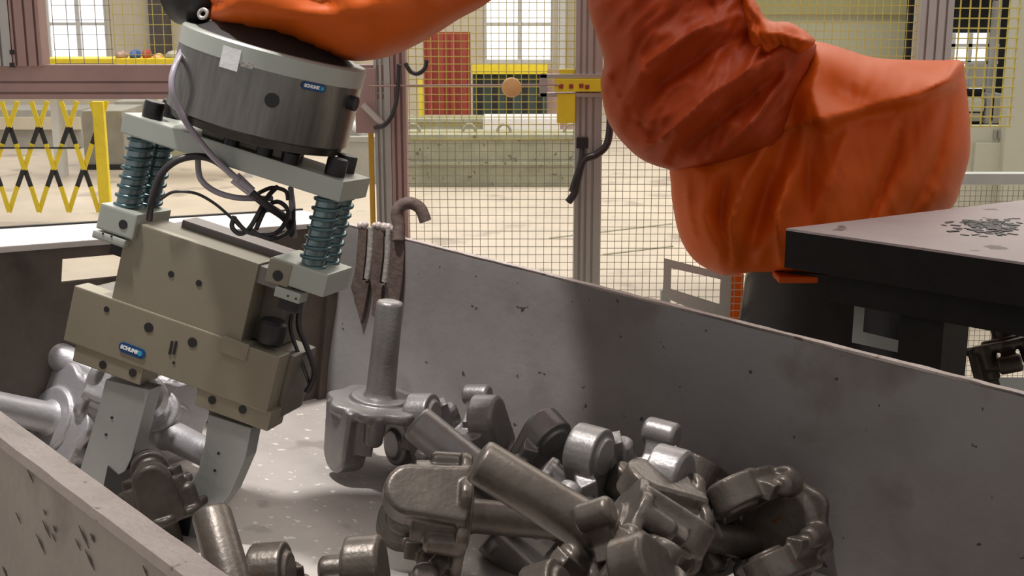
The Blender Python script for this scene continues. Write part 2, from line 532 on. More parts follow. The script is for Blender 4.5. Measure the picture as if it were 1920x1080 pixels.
# welded hook rack on the corner of the side wall
def SW(px, py, o=0.0):      # point on the side plate, o proud of it (into the bin)
    return on_plane(px, py, cT - outR * o, outR)
hk = axis_frame(SW(715, 430), VV)
def slab(bm, pts, o0, o1):
    a = [bm.verts.new(SW(x, y, o0)) for x, y in pts]
    b = [bm.verts.new(SW(x, y, o0) - outR * (o1 - o0)) for x, y in pts]
    fs = [bm.faces.new(a), bm.faces.new(b[::-1])]
    for i in range(len(pts)):
        j = (i + 1) % len(pts)
        fs.append(bm.faces.new((a[j], a[i], b[i], b[j])))
    bmesh.ops.recalc_face_normals(bm, faces=fs)
rack = thing('hook_rack', 'rusty welded hook and rods, with pointed shadow slabs, fixed over the back corner of the bin rim', 'hook', matrix=hk)
for pts in ([(677, 428), (692, 428), (690, 470), (684, 525), (696, 530), (688, 575), (681, 606), (671, 565), (662, 538), (670, 510), (674, 470)],
            [(704, 428), (724, 430), (722, 480), (716, 530), (721, 535), (716, 580), (711, 597), (701, 590), (704, 560), (699, 525), (702, 480)],
            [(736, 432), (759, 438), (762, 470), (759, 520), (753, 560), (748, 600), (735, 600), (733, 540), (727, 530), (732, 480)]):
    bm = BM(); slab(bm, pts, 0.001, 0.011)
    obj('shadow_slab', bm, 'rust_and_shade', rack)  # dark slabs stand in for the gaps and pointed shadows by the rods
for pts in ([(697, 426), (694, 480), (689, 522)], [(730, 430), (727, 485), (722, 528)]):
    bm = BM(); tube(bm, [SW(x, y, 0.008) for x, y in pts], 0.0095, 12)
    obj('rod', bm, 'rod', rack, smooth=True)
bm = BM()
hb = (SW(747, 445) - CAM).dot(FW)
tube(bm, [SW(747, 452, 0.016), P(748, 425, hb - .012), P(744, 402, hb - .01), P(752, 386, hb - .01), P(770, 381, hb - .01), P(788, 391, hb - .01), P(798, 415, hb - .01)], 0.0165, 16)
obj('hook', bm, 'rust_and_shade', rack, smooth=True)
bm = BM()
for x, y in ((676, 424), (684, 424), (702, 425), (710, 425), (720, 427), (738, 431), (728, 428)):
    c = SW(x, y, 0.006)
    bmesh.ops.create_icosphere(bm, subdivisions=2, radius=0.010 * random.uniform(.8, 1.2), matrix=Matrix.Translation(c + VV * 0.003))
obj('weld_bead', bm, 'rim', rack, kind='stuff', smooth=True)

# ------------------------------------------------------------------ forged steering knuckles
def forged_body():
    bm = BM()
    lob = lambda a, r: r * (1 + 0.06 * math.cos(8 * a)) if r > 0.09 else r
    lathe(bm, [(0.118, -0.020), (0.122, -0.012), (0.120, 0.0), (0.117, 0.003)], seg=64, rfun=lob)
    lathe(bm, [(0.070, -0.001), (0.070, 0.011), (0.066, 0.013)], seg=40)
    lathe(bm, [(0.086, -0.028), (0.10, -0.02), (0.106, -0.008)], seg=32)
    for s in (-1, 1):
        def arm(hw, rr, y0, y1, zc=-0.112):
            pts = [(hw, -0.004)]
            for k in range(15):
                a = math.radians(8 - k * 14)
                pts.append((rr * math.cos(a), zc + rr * math.sin(a)))
            pts += [(-hw, -0.004)]
            prism(bm, pts, y0, y1)
        arm(0.060, 0.052, s * 0.052, s * 0.108)
        arm(0.054, 0.046, s * 0.104, s * 0.113)
        lathe(bm, [(0.034, 0), (0.036, 0.01)], axis_frame(Vector((0, s * 0.044, -0.112)), Vector((0, s, 0))), 40)
        arc = [math.radians(90 * s + t * 11.0) for t in range(-5, 6)]
        sec = [(0.108 * math.cos(a), 0.108 * math.sin(a)) for a in arc] + [(0.070 * math.cos(a), 0.070 * math.sin(a)) for a in reversed(arc)]
        va = [bm.verts.new((x, y, -0.005)) for x, y in sec]; vb = [bm.verts.new((x * 0.93, y * 0.93, -0.105)) for x, y in sec]
        fs = [bm.faces.new(va), bm.faces.new(vb[::-1])]
        for q in range(len(sec)):
            r_ = (q + 1) % len(sec); fs.append(bm.faces.new((va[r_], va[q], vb[q], vb[r_])))
        bmesh.ops.recalc_face_normals(bm, faces=fs)
    for a in (35, 145, 215, 325):        # bolt bosses under the flange
        c = Vector((0.098 * math.cos(math.radians(a)), 0.098 * math.sin(math.radians(a)), -0.078))
        lathe(bm, [(0.015, 0), (0.022, 0.008), (0.025, 0.07)], Matrix.Translation(c), 20)
    # steering arm on one side
    prism(bm, [(0.06, -0.008), (0.10, -0.010), (0.140, -0.045), (0.145, -0.075), (0.125, -0.080), (0.09, -0.050), (0.06, -0.045)], -0.02, 0.022)
    lathe(bm, [(0.020, -0.034), (0.027, -0.028), (0.027, 0.028), (0.020, 0.034)], axis_frame(Vector((0.136, 0, -0.066)), Vector((0, 1, 0))), 24)
    me = bpy.data.meshes.new('tmp'); bm.to_mesh(me); bm.free()
    o = bpy.data.objects.new('tmp', me); COL.objects.link(o)
    r = o.modifiers.new('r', 'REMESH'); r.mode = 'VOXEL'; r.voxel_size = 0.0030
    s_ = o.modifiers.new('s', 'SMOOTH'); s_.factor = 0.5; s_.iterations = 4
    dg = bpy.context.evaluated_depsgraph_get()
    out = bpy.data.meshes.new_from_object(o.evaluated_get(dg))
    bpy.data.objects.remove(o)
    # real bores through the eyes are shallow dimples in the raw forging
    for p in out.polygons: p.use_smooth = True
    return out

body_me = forged_body()
body_me.name = 'forged_body'
def spindle_mesh():
    bm = BM()
    lathe(bm, [(0.044, 0.010), (0.038, 0.016), (0.0345, 0.026), (0.033, 0.10), (0.0315, 0.234), (0.029, 0.240), (0.020, 0.243)], seg=36)
    me = bpy.data.meshes.new('spindle')
    for f in bm.faces: f.smooth = True
    for e in bm.edges:
        if len(e.link_faces) == 2 and e.calc_face_angle(0) > math.radians(50): e.smooth = False
    bm.to_mesh(me); bm.free()
    return me
sp_me = spindle_mesh()
meshes = {}
def knuckle(px, py, h, d, arm, m, label, s=1.0, world=None, thick=1.0):
    """px,py: where the flange centre shows; h: its height over the base plate; d: spindle direction (right, up, forward)"""
    p = world if world is not None else TB(px, py, h)
    dv = cv(*d).normalized()
    ya = cv(*arm); ya = (ya - dv * ya.dot(dv)).normalized()
    F = Matrix.Translation(p) @ Matrix((ya.cross(dv), ya, dv)).transposed().to_4x4() @ Matrix.Scale(s, 4)
    t = thing('steering_knuckle', label, 'forging', matrix=F, group='forged steering knuckles in the bin')
    for nm, me in (('body', body_me), ('spindle', sp_me)):
        k = (nm, m)
        if k not in meshes:
            c = me.copy(); c.materials.clear(); c.materials.append(M[m]); meshes[k] = c
        o = bpy.data.objects.new(nm, meshes[k]); COL.objects.link(o); o.parent = t
        if nm == 'spindle': o.scale = (thick, thick, min(thick, 1.12))
    return t
vvc = (0.12, 0.965, -0.20)
KN = [
 (712, 752, 0.185, vvc, (-0.8, 0, -0.6), 'forge', 'grey knuckle standing upright alone on the bin floor, spindle pointing up'),
 (868, 965, 0.135, (1, -0.12, 0.12), (0, -0.5, 0.85), 'forge_brown', 'large knuckle lying in front centre with a squared shiny face and spindle to the right'),
 (968, 945, 0.12, (-1, 0.80, 0.10), (0.5, 0.6, 0.6), 'forge', 'knuckle whose thick spindle points up left beside the standing one', 1.0, None, 1.25),
 (872, 850, 0.09, (0.20, -0.80, 0.50), (0.75, 0.3, -0.5), 'forge', 'knuckle lying fork up against the wall just right of the standing one'),
 (1140, 1012, 0.22, (-1, 0.62, -0.05), (0.6, 0.75, 0.25), 'forge_brown', 'brown knuckle in front whose dark-ended spindle points up left', 1.0, None, 1.3),
 (1030, 925, 0.07, (-0.35, -0.8, 0.5), (0.6, -0.3, -0.6), 'forge', 'small lug-up knuckle half hidden behind the dark-ended spindle'),
 (1190, 950, 0.15, (0.15, -0.75, 0.55), (0.75, 0.1, -0.65), 'forge', 'knuckle with round-faced bosses upright near the middle of the wall', 1.1),
 (1320, 985, 0.06, (0.5, -0.45, 0.6), (0.5, 0.7, 0.3), 'forge_brown', 'low knuckle peeping over the others beside the wall shadow'),
 (1262, 990, 0.15, (0.85, -0.25, 0.45), (0.2, 0.8, -0.4), 'forge_brown', 'arched knuckle straddling the pile, spindle turned to the lower right'),
 (1455, 985, 0.15, (0.55, -0.05, 0.80), (-0.5, 0.8, 0.1), 'forge_brown', 'rightmost knuckle leaning on the side wall with an open fork'),
 (1165, 1130, 0.16, (0.5, -0.5, 0.7), (0.9, 0.3, -0.3), 'forge_brown', 'knuckle at the bottom edge with a wide hollow fork'),
 (100, 785, 0.12, (-0.55, 0.26, -0.80), (0.3, 0.9, 0.2), 'forge_pale', 'pale silvery knuckle at far left, broad flange facing the gripper'),
 (200, 715, 0.20, (-1, 0.50, 0.1), (0.2, 0.2, -0.9), 'forge_pale', 'pale knuckle behind the far left one, only its spindle tip raised'),
 (310, 810, 0.08, (0.85, -0.28, -0.60), (0.2, 0.9, 0.4), 'forge_pale', 'pale knuckle behind the gripper fingers, spindle pointing right'),
 (305, 965, 0.05, (0.22, -0.9, 0.15), (-0.25, -0.1, 0.95), 'forge_dark', 'dark knuckle gripped between the two gripper fingers behind the near rim', 0.74),
 (468, 1220, 0.12, (-0.35, 0.75, 0.5), (0.8, 0.1, -0.5), 'forge_brown', 'knuckle by the near rim under the right finger, rounded spindle end up'),
 (610, 1190, 0.05, (0.1, -0.95, 0.1), (1, 0.1, -0.1), 'forge_brown', 'knuckle at the bottom centre edge, two fork ends rising'),
]
for k in KN:
    knuckle(*k)

# ------------------------------------------------------------------ gripper tool hanging from the robot wrist
TZ = cv(0.262, 0.94, -0.20).normalized()
TX = cv(0.93, -0.29, -0.2); TX = (TX - TZ * TX.dot(TZ)).normalized()
TY = TZ.cross(TX).normalized()
if TY.dot(FW) < 0: TY = -TY
TO = P(345, 530, 2.5)
U = 2.5 / FPX               # size of a picture dot at the tool
TF = Matrix.Translation(TO) @ Matrix((TX, TY, TZ)).transposed().to_4x4()
TFI = TF.inverted()
def tc(px, py, y=0.0):      # tool coordinates (x, z) of a spot on the tool plane y (all in metres)
    p = TFI @ on_plane(px, py, TO + TY * y, TY)
    return (p.x, p.z)
grip = thing('robot_gripper', 'beige two-finger robot gripper hanging tilted on four springs under the orange robot wrist', 'gripper', matrix=TF)
def gobj(name, bm, m, parent=None, **k):
    return obj(name, bm, m, parent or grip, local=True, **k)
def quadbox(name, m, pts, y0, y1, bevel=0.003, parent=None, **k):
    bm = BM(); prism(bm, [tc(x, y, y0) for x, y in pts], y0, y1, None, bevel)
    return gobj(name, bm, m, parent, **k)
def hole(px, py, r, y, parent=None, name='screw_hole'):
    """dark socket with a machined lip, sunk in the plate"""
    x, z = tc(px, py, y)
    bm = BM()
    F = axis_frame(Vector((x, y - 0.0012, z)), Vector((0, 1, 0)))
    seg = 20
    lathe(bm, [(r, 0), (r, 0.002)], F, seg)
    o = gobj(name, bm, 'black', parent, smooth=True)
    return o
# rectangles in tool space
def rect(name, m, x0, x1, z0, z1, y0, y1, bevel=0.003, parent=None, **k):
    bm = BM(); box(bm, (x0, y0, z0), (x1, y1, z1), None, bevel)
    return gobj(name, bm, m, parent, **k)
cx0, cz1 = tc(245, 415); cx1 = tc(491, 496)[0]; cz0 = tc(446, 641)[1]; cx0 = (cx0 + tc(202, 569)[0]) / 2
cx1 = (cx1 + tc(446, 641)[0]) / 2
cz1 = (cz1 + tc(491, 496)[1]) / 2
cover = rect('cover_block', 'anod', cx0, cx1, cz0 - 0.002, cz1, 0, 0.10, 0.003)
hole(321, 514, 0.0065, 0, cover); hole(373, 531, 0.0065, 0, cover)
bx0 = (tc(141, 555)[0] + tc(116, 643)[0]) / 2; bz1 = tc(141, 555)[1]; bx1 = (tc(526, 679)[0] + tc(501, 767)[0]) / 2; bz0 = (tc(116, 643)[1] + tc(501, 767)[1]) / 2
body = rect('gripper_body', 'anod', bx0, bx1, bz0, cz0 + 0.0, -0.004, 0.045, 0.003)
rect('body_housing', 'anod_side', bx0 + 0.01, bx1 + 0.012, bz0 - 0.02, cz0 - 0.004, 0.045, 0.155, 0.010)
for px, py, r in ((279, 614, .010), (361, 642, .010), (200, 580, .006), (447, 661, .006), (326, 680, .003)):
    hole(px, py, r, -0.004, body)
for px in (321, 329):
    x, z = tc(px, 652, -.004); bm = BM(); box(bm, (x - .003, -.0056, z - .014), (x + .002, -.0045, z + .014)); gobj('index_slot', bm, 'black', body)
rect('end_lug', 'anod', cx1 - 0.035, cx1 + 0.022, cz0 - 0.030, cz0 + 0.004, -0.007, 0.02, 0.002)
# centre housing right of the cover (recess and side)
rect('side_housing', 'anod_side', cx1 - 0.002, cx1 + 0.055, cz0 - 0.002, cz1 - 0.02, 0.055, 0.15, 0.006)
bm = BM(); lathe(bm, [(0.026, 0), (0.028, 0.004), (0.028, 0.04), (0.022, 0.045)], axis_frame(Vector((cx1 + 0.045, 0.03, cz0 + 0.012)), Vector((0, 0, 1))), 20)
gobj('air_fitting', bm, 'black', smooth=True)

def badge(px, py, y, ln, hh, tilt_f, parent, on=None):
    """blue oblong badge reading SCHUNK"""
    F = tilt_f
    bm = BM()
    pts = []
    for k in range(13):
        a = -PI / 2 + PI * k / 12; pts.append((ln / 2 - hh / 2 + hh / 2 * math.cos(a), hh / 2 * math.sin(a)))
    for k in range(13):
        a = PI / 2 + PI * k / 12; pts.append((-ln / 2 + hh / 2 + hh / 2 * math.cos(a), hh / 2 * math.sin(a)))
    prism(bm, pts, -0.0015, 0.001, F)
    b = gobj('badge', bm, 'badge', parent, label='blue oblong badge with white lettering')
    cu = bpy.data.curves.new('lettering', 'FONT'); cu.body = 'SCHUNK'; cu.size = (ln - 0.018) / 4.1; cu.align_x = 'CENTER'; cu.align_y = 'CENTER'; cu.extrude = 0.0004; cu.offset = 0.0006
    t = bpy.data.objects.new('tmp', cu); COL.objects.link(t)
    me = bpy.data.meshes.new_from_object(t.evaluated_get(bpy.context.evaluated_depsgraph_get()))
    bpy.data.objects.remove(t)
    me.transform(F @ Matrix.Translation((-0.0045, -0.002, 0)) @ Matrix.Rotation(PI / 2, 4, 'X'))
    me.materials.clear(); me.materials.append(M['ink']); me.name = 'lettering'
    o = bpy.data.objects.new('lettering', me); COL.objects.link(o); o.parent = b
    bm = BM(); lathe(bm, [(hh * .25, 0), (hh * .25, .001)], F @ axis_frame(Vector((ln / 2 - hh * 0.55, -0.0027, 0)), Vector((0, 1, 0))), 16)
    gobj('logo_dot', bm, 'badge_dot', b)
x, z = tc(248, 657, -.0045)
badge(0, 0, 0, 0.060, 0.021, Matrix.Translation((x, -0.0045, z)) @ Matrix.Rotation(math.radians(1), 4, 'Y'), body)

# base jaws and fingers
def jaw(pxs, pye, holes):
    x0 = tc(*pxs[0], -.002)[0]; x1 = tc(*pxs[1], -.002)[0]
    z1 = bz0 + 0.004; z0 = bz0 - 0.036
    j = rect('base_jaw', 'anod', x0, x1, z0, z1, -0.001, 0.07, 0.003)
    for hx, hy in holes: hole(hx, hy, 0.0085, -0.001, j)
    return x0, x1, z0
jl = jaw(((134, 680), (264, 712)), 0, ((193, 684), (249, 699)))
jr = jaw(((366, 748), (505, 790)), 0, ((398, 750), (455, 768)))
def finger(pts, pad):
    bm = BM(); 
    y0 = 0.006
    P2 = [tc(x, y, y0) for x, y in pts]
    prism(bm, P2, y0, y0 + 0.05, None, 0.003)
    f = gobj('finger', bm, 'blade')
    for px, py in ((0, 0),):
        pass
    bm = BM(); prism(bm, [tc(x, y, y0) for x, y in pad], y0 - 0.003, y0 + 0.055, None, 0.002)
    gobj('gripping_pad', bm, 'black', f)
    return f
fl = finger([(198, 712), (281, 731), (262, 800), (246, 860), (225, 905), (205, 960), (185, 945), (150, 880), (165, 830), (183, 770)],
            [(203, 873), (222, 890), (262, 868), (248, 925), (222, 965), (190, 935)])
fr = finger([(390, 777), (471, 803), (460, 860), (432, 925), (395, 975), (358, 1030), (325, 1010), (345, 925), (372, 880), (384, 830)],
            [(320, 925), (365, 928), (358, 985), (350, 1020), (330, 1010)])
for px, py in ((210, 783), (199, 815)):
    hole(px, py, .003, 0.006, fl, 'pit')
for px, py in ((410, 850), (403, 882)):
    hole(px, py, .003, 0.006, fr, 'pit')

# deck plate with clamp arms
dz1 = cz1 - 0.004
dx0 = tc(300, 400, 0.05)[0] - 0.02; dx1 = tc(560, 490, 0.05)[0] + 0.015
rect('deck_plate', 'deck', dx0 + .02, dx1, dz1 - 0.035, dz1, 0.006, 0.15, 0.003)
rect('deck_plate', 'deck', dx0 + .05, dx1 - 0.04, dz1, dz1 + 0.018, 0.09, 0.15, 0.003)
# clamps
def clamp(side):
    if side < 0:
        x0, z1 = tc(190, 380, -.01); x1 = tc(258, 408, -.01)[0]; z0 = z1 - 0.052
        y0 = -0.012
    else:
        x0 = tc(503, 515, -.005)[0]; x1 = tc(608, 548, -.005)[0]; z1 = tc(585, 505, -.005)[1]; z0 = z1 - 0.046
        y0 = -0.005
    c = rect('clamp_arm', 'plate', x0, x1, z0, z1, y0, 0.12, 0.004)
    return c, x0, x1, z0, z1
c, *cl = clamp(-1); hole(231, 421, .0095, -0.012, c)
sb = rect('sensor_bracket', 'plate', cl[0] - .003, cl[1] - .012, cl[2] - .020, cl[2] - .004, -0.016, 0.02, .005)
hole(193, 438, .002, -.016, sb); hole(209, 443, .002, -.016, sb)
rect('sensor', 'black', cl[0] + .02, cl[1] - .01, cl[2] - .05, cl[2] - .004, 0.02, 0.06, .004)
c, *cr = clamp(1)
rect('clamp_block', 'anod', cr[0] - .004, cr[0] + .044, cr[2] - .004, cr[3] - .004, -0.007, 0.06, 0.003)
hole(521, 517, .0105, -0.007, c)
sb = rect('sensor_bracket', 'plate', cr[0] + .022, cr[0] + .075, cr[2] - .026, cr[2] - .006, -0.010, 0.03, .002)
hole(540, 555, .002, -.010, sb); hole(555, 560, .002, -.010, sb)
rect('sensor', 'black', cr[0] + .03, cr[0] + .07, cr[2] - .05, cr[2] - .024, 0.0, 0.03, .004)
# mounting plate
my = -0.015
mx0 = (tc(235, 206, my)[0] + tc(224, 245, my)[0]) / 2; mx1 = (tc(644, 346, my)[0] + tc(635, 383, my)[0]) / 2
mz1 = (tc(235, 206, my)[1] + tc(644, 346, my)[1]) / 2; mz0 = (tc(224, 245, my)[1] + tc(635, 383, my)[1]) / 2
rect('mounting_plate', 'plate', mx0, mx1, mz0, mz1, my, 0.125, 0.003)
print('mount', mx0, mx1, mz0, mz1, 'cover', cx0, cx1, cz0, cz1, 'body', bx0, bx1, bz0)
# springs on guide pins
def springcol(px, py, y):
    x, _ = tc(px, py, y)
    zb = dz1 - 0.012; zt = mz0
    bm = BM(); lathe(bm, [(0.0225, zb), (0.0225, zt)], Matrix.Translation((x, y, 0)), 20)
    pin = gobj('guide_pin', bm, 'sleeve', smooth=True)
    bm = BM()
    turns = 9; n = turns * 20
    pts = [Vector((x + 0.0245 * math.cos(2 * PI * k / 20), y + 0.0245 * math.sin(2 * PI * k / 20), zb + 0.004 + (zt - zb - 0.008) * k / n)) for k in range(n + 1)]
    tube(bm, pts, 0.0042, 8, 0)
    gobj('spring', bm, 'spring', smooth=True, angle=180)
    bm = BM(); lathe(bm, [(0.027, zb + .009), (0.027, zb + .014)], Matrix.Translation((x, y, 0)), 24)
    gobj('spring_seat', bm, 'spring', smooth=True)
springcol(252, 325, 0.032)
springcol(287, 340, 0.10)
springcol(600, 440, 0.032)
springcol(625, 430, 0.10)
# bolts on the mounting plate
for px, py, y in ((285, 222, 0.022), (318, 222, 0.10), (626, 332, 0.022), (642, 335, 0.10)):
    x, _ = tc(px, py, y)
    bm = BM(); lathe(bm, [(0.020, 0), (0.020, 0.030), (0.018, 0.033)], Matrix.Translation((x, y, mz1)), 24)
    gobj('bolt', bm, 'blackmetal', smooth=True)
# neck and drum
ccx = (tc(350, 75, 0.055)[0] + tc(671, 165, 0.055)[0] + tc(326, 185, 0.055)[0] + tc(630, 282, 0.055)[0]) / 4
R = abs(tc(671, 165, 0.055)[0] - tc(350, 75, 0.055)[0]) / 2
zc1 = (tc(350, 75, 0.055)[1] + tc(671, 165, 0.055)[1]) / 2
zc0 = (tc(326, 185, 0.055)[1] + tc(630, 282, 0.055)[1]) / 2
print('drum', ccx, R, zc1, zc0)
R *= 0.965; ccx += 0.006
C0 = Matrix.Translation((ccx, 0.055, 0))
bm = BM(); lathe(bm, [(R - .006, zc0), (R, zc0 + .004), (R, zc1)], C0, 64)
drum = gobj('drum', bm, 'cyl', smooth=True)
bm = BM(); lathe(bm, [(R - .03, zc0 - .018), (R - .012, zc0 - .014), (R - .006, zc0 + .002)], C0, 64)
gobj('drum_base', bm, 'cyl_low', smooth=True)
bm = BM(); lathe(bm, [(R + .001, zc1), (R + .001, zc1 + .032), (R - .003, zc1 + .036)], C0, 64)
gobj('flange_ring', bm, 'plate', smooth=True)
bm = BM(); lathe(bm, [(R * .86, zc1 + .036), (R * .80, zc1 + .042), (R * .45, zc1 + .08)], C0, 48)
gobj('adapter', bm, 'blackhub', smooth=True)
rect('neck', 'cyl_low', ccx - .085, ccx + .085, mz1, zc0 - .012, 0.0, 0.11, .004)
for dx in (-0.02, 0.05, .105):
    bm = BM(); lathe(bm, [(0.016, mz1), (0.016, mz1 + .02), (.01, mz1 + .022)], Matrix.Translation((ccx + dx, -.0, 0)), 18)
    gobj('bolt', bm, 'blackmetal', smooth=True)
def on_drum(px, py, lift=0.0):
    """frame on the drum's skin where the picture shows px,py"""
    best = None
    o = TFI @ CAM; d = (TFI.to_3x3() @ ray(px, py))
    ox, oy = o.x - ccx, o.y - 0.055
    a = d.x ** 2 + d.y ** 2; b = 2 * (ox * d.x + oy * d.y); c_ = ox ** 2 + oy ** 2 - R ** 2
    t = (-b - math.sqrt(max(0, b * b - 4 * a * c_))) / (2 * a)
    p = o + d * t
    nrm = Vector((p.x - ccx, p.y - 0.055, 0)).normalized()
    y = -nrm; z_ = Vector((0, 0, 1)); x_ = y.cross(z_)
    return Matrix.Translation(p + nrm * lift) @ Matrix((x_, y, z_)).transposed().to_4x4()
F = on_drum(588, 163, .0005); badge(0, 0, 0, 0.050, 0.015, F, drum)
F = on_drum(510, 188); bm = BM(); lathe(bm, [(.0135, 0), (.0135, .0015)], F @ axis_frame(Vector((0, -.001, 0)), Vector((0, 1, 0))), 20); gobj('screw_hole', bm, 'black', drum)
F = on_drum(432, 110); bm = BM(); box(bm, (-.018, -.0012, -.019), (.018, .003, .019), F); gobj('data_label', bm, 'white', drum)
F = on_drum(463, 122); bm = BM(); box(bm, (-.011, -.0012, -.005), (.011, .003, .005), F); gobj('small_label', bm, 'rod', drum)
F = on_drum(657, 192); bm = BM(); lathe(bm, [(.014, 0), (.014, .02)], F @ axis_frame(Vector((0, -.012, 0)), Vector((0, 1, 0))), 20); gobj('port', bm, 'black', drum)

# hoses and cables of the gripper
def hose(name, pts, r, m, label=None):
    bm = BM()
    tube(bm, [TFI @ P(x, y, d) for x, y, d in pts], r, 10, 8)
    return gobj(name, bm, m, smooth=True, angle=180, label=label)
hose('hose', [(352, 78, 2.40), (330, 120, 2.34), (322, 160, 2.32), (335, 205, 2.33), (372, 262, 2.36), (410, 305, 2.40), (448, 338, 2.42)], 0.0062, 'hose', 'clear grey hose over the drum')
hose('hose', [(371, 300, 2.50), (376, 335, 2.48), (402, 358, 2.47), (440, 370, 2.47), (478, 372, 2.48), (510, 372, 2.5)], 0.006, 'hose', 'clear grey hose loop')
hose('cable', [(280, 412, 2.42), (284, 380, 2.40), (300, 330, 2.39), (330, 302, 2.39), (370, 293, 2.40), (405, 303, 2.42), (438, 330, 2.43)], 0.0068, 'cable')
hose('cable', [(470, 360, 2.44), (500, 385, 2.46), (535, 410, 2.50), (548, 440, 2.54)], 0.008, 'cable')
hose('cable', [(300, 375, 2.47), (325, 360, 2.46), (365, 362, 2.46), (400, 380, 2.46), (430, 405, 2.47), (450, 425, 2.47)], 0.0030, 'cable')
hose('cable', [(440, 405, 2.46), (435, 425, 2.46), (450, 438, 2.46), (470, 425, 2.46), (500, 372, 2.48), (520, 350, 2.5)], 0.0048, 'cable')
hose('cable', [(440, 410, 2.46), (465, 435, 2.45), (505, 440, 2.46), (530, 425, 2.48), (540, 395, 2.5), (520, 378, 2.5), (498, 392, 2.48), (480, 430, 2.46)], 0.0045, 'cable')
hose('cable', [(470, 432, 2.45), (510, 448, 2.46), (545, 430, 2.5), (550, 390, 2.52), (545, 350, 2.53)], 0.0045, 'cable')
hose('cable', [(485, 362, 2.47), (510, 352, 2.49), (535, 358, 2.5), (540, 375, 2.5)], 0.004, 'cable')
hose('hose', [(545, 352, 2.52), (548, 400, 2.52), (552, 445, 2.54)], 0.006, 'hose')
bm = BM(); cyl(bm, TFI @ P(440, 333, 2.425), TFI @ P(472, 360, 2.435), 0.0125, 16, 0.010)
gobj('plug', bm, 'hose', smooth=True, label='pale cable connector')
hose('cable', [(565, 560, 2.55), (560, 610, 2.55), (575, 650, 2.56), (590, 700, 2.57), (575, 735, 2.58)], 0.006, 'cable')
hose('cable', [(548, 590, 2.53), (545, 620, 2.54), (570, 690, 2.56), (583, 728, 2.6)], 0.004, 'cable')

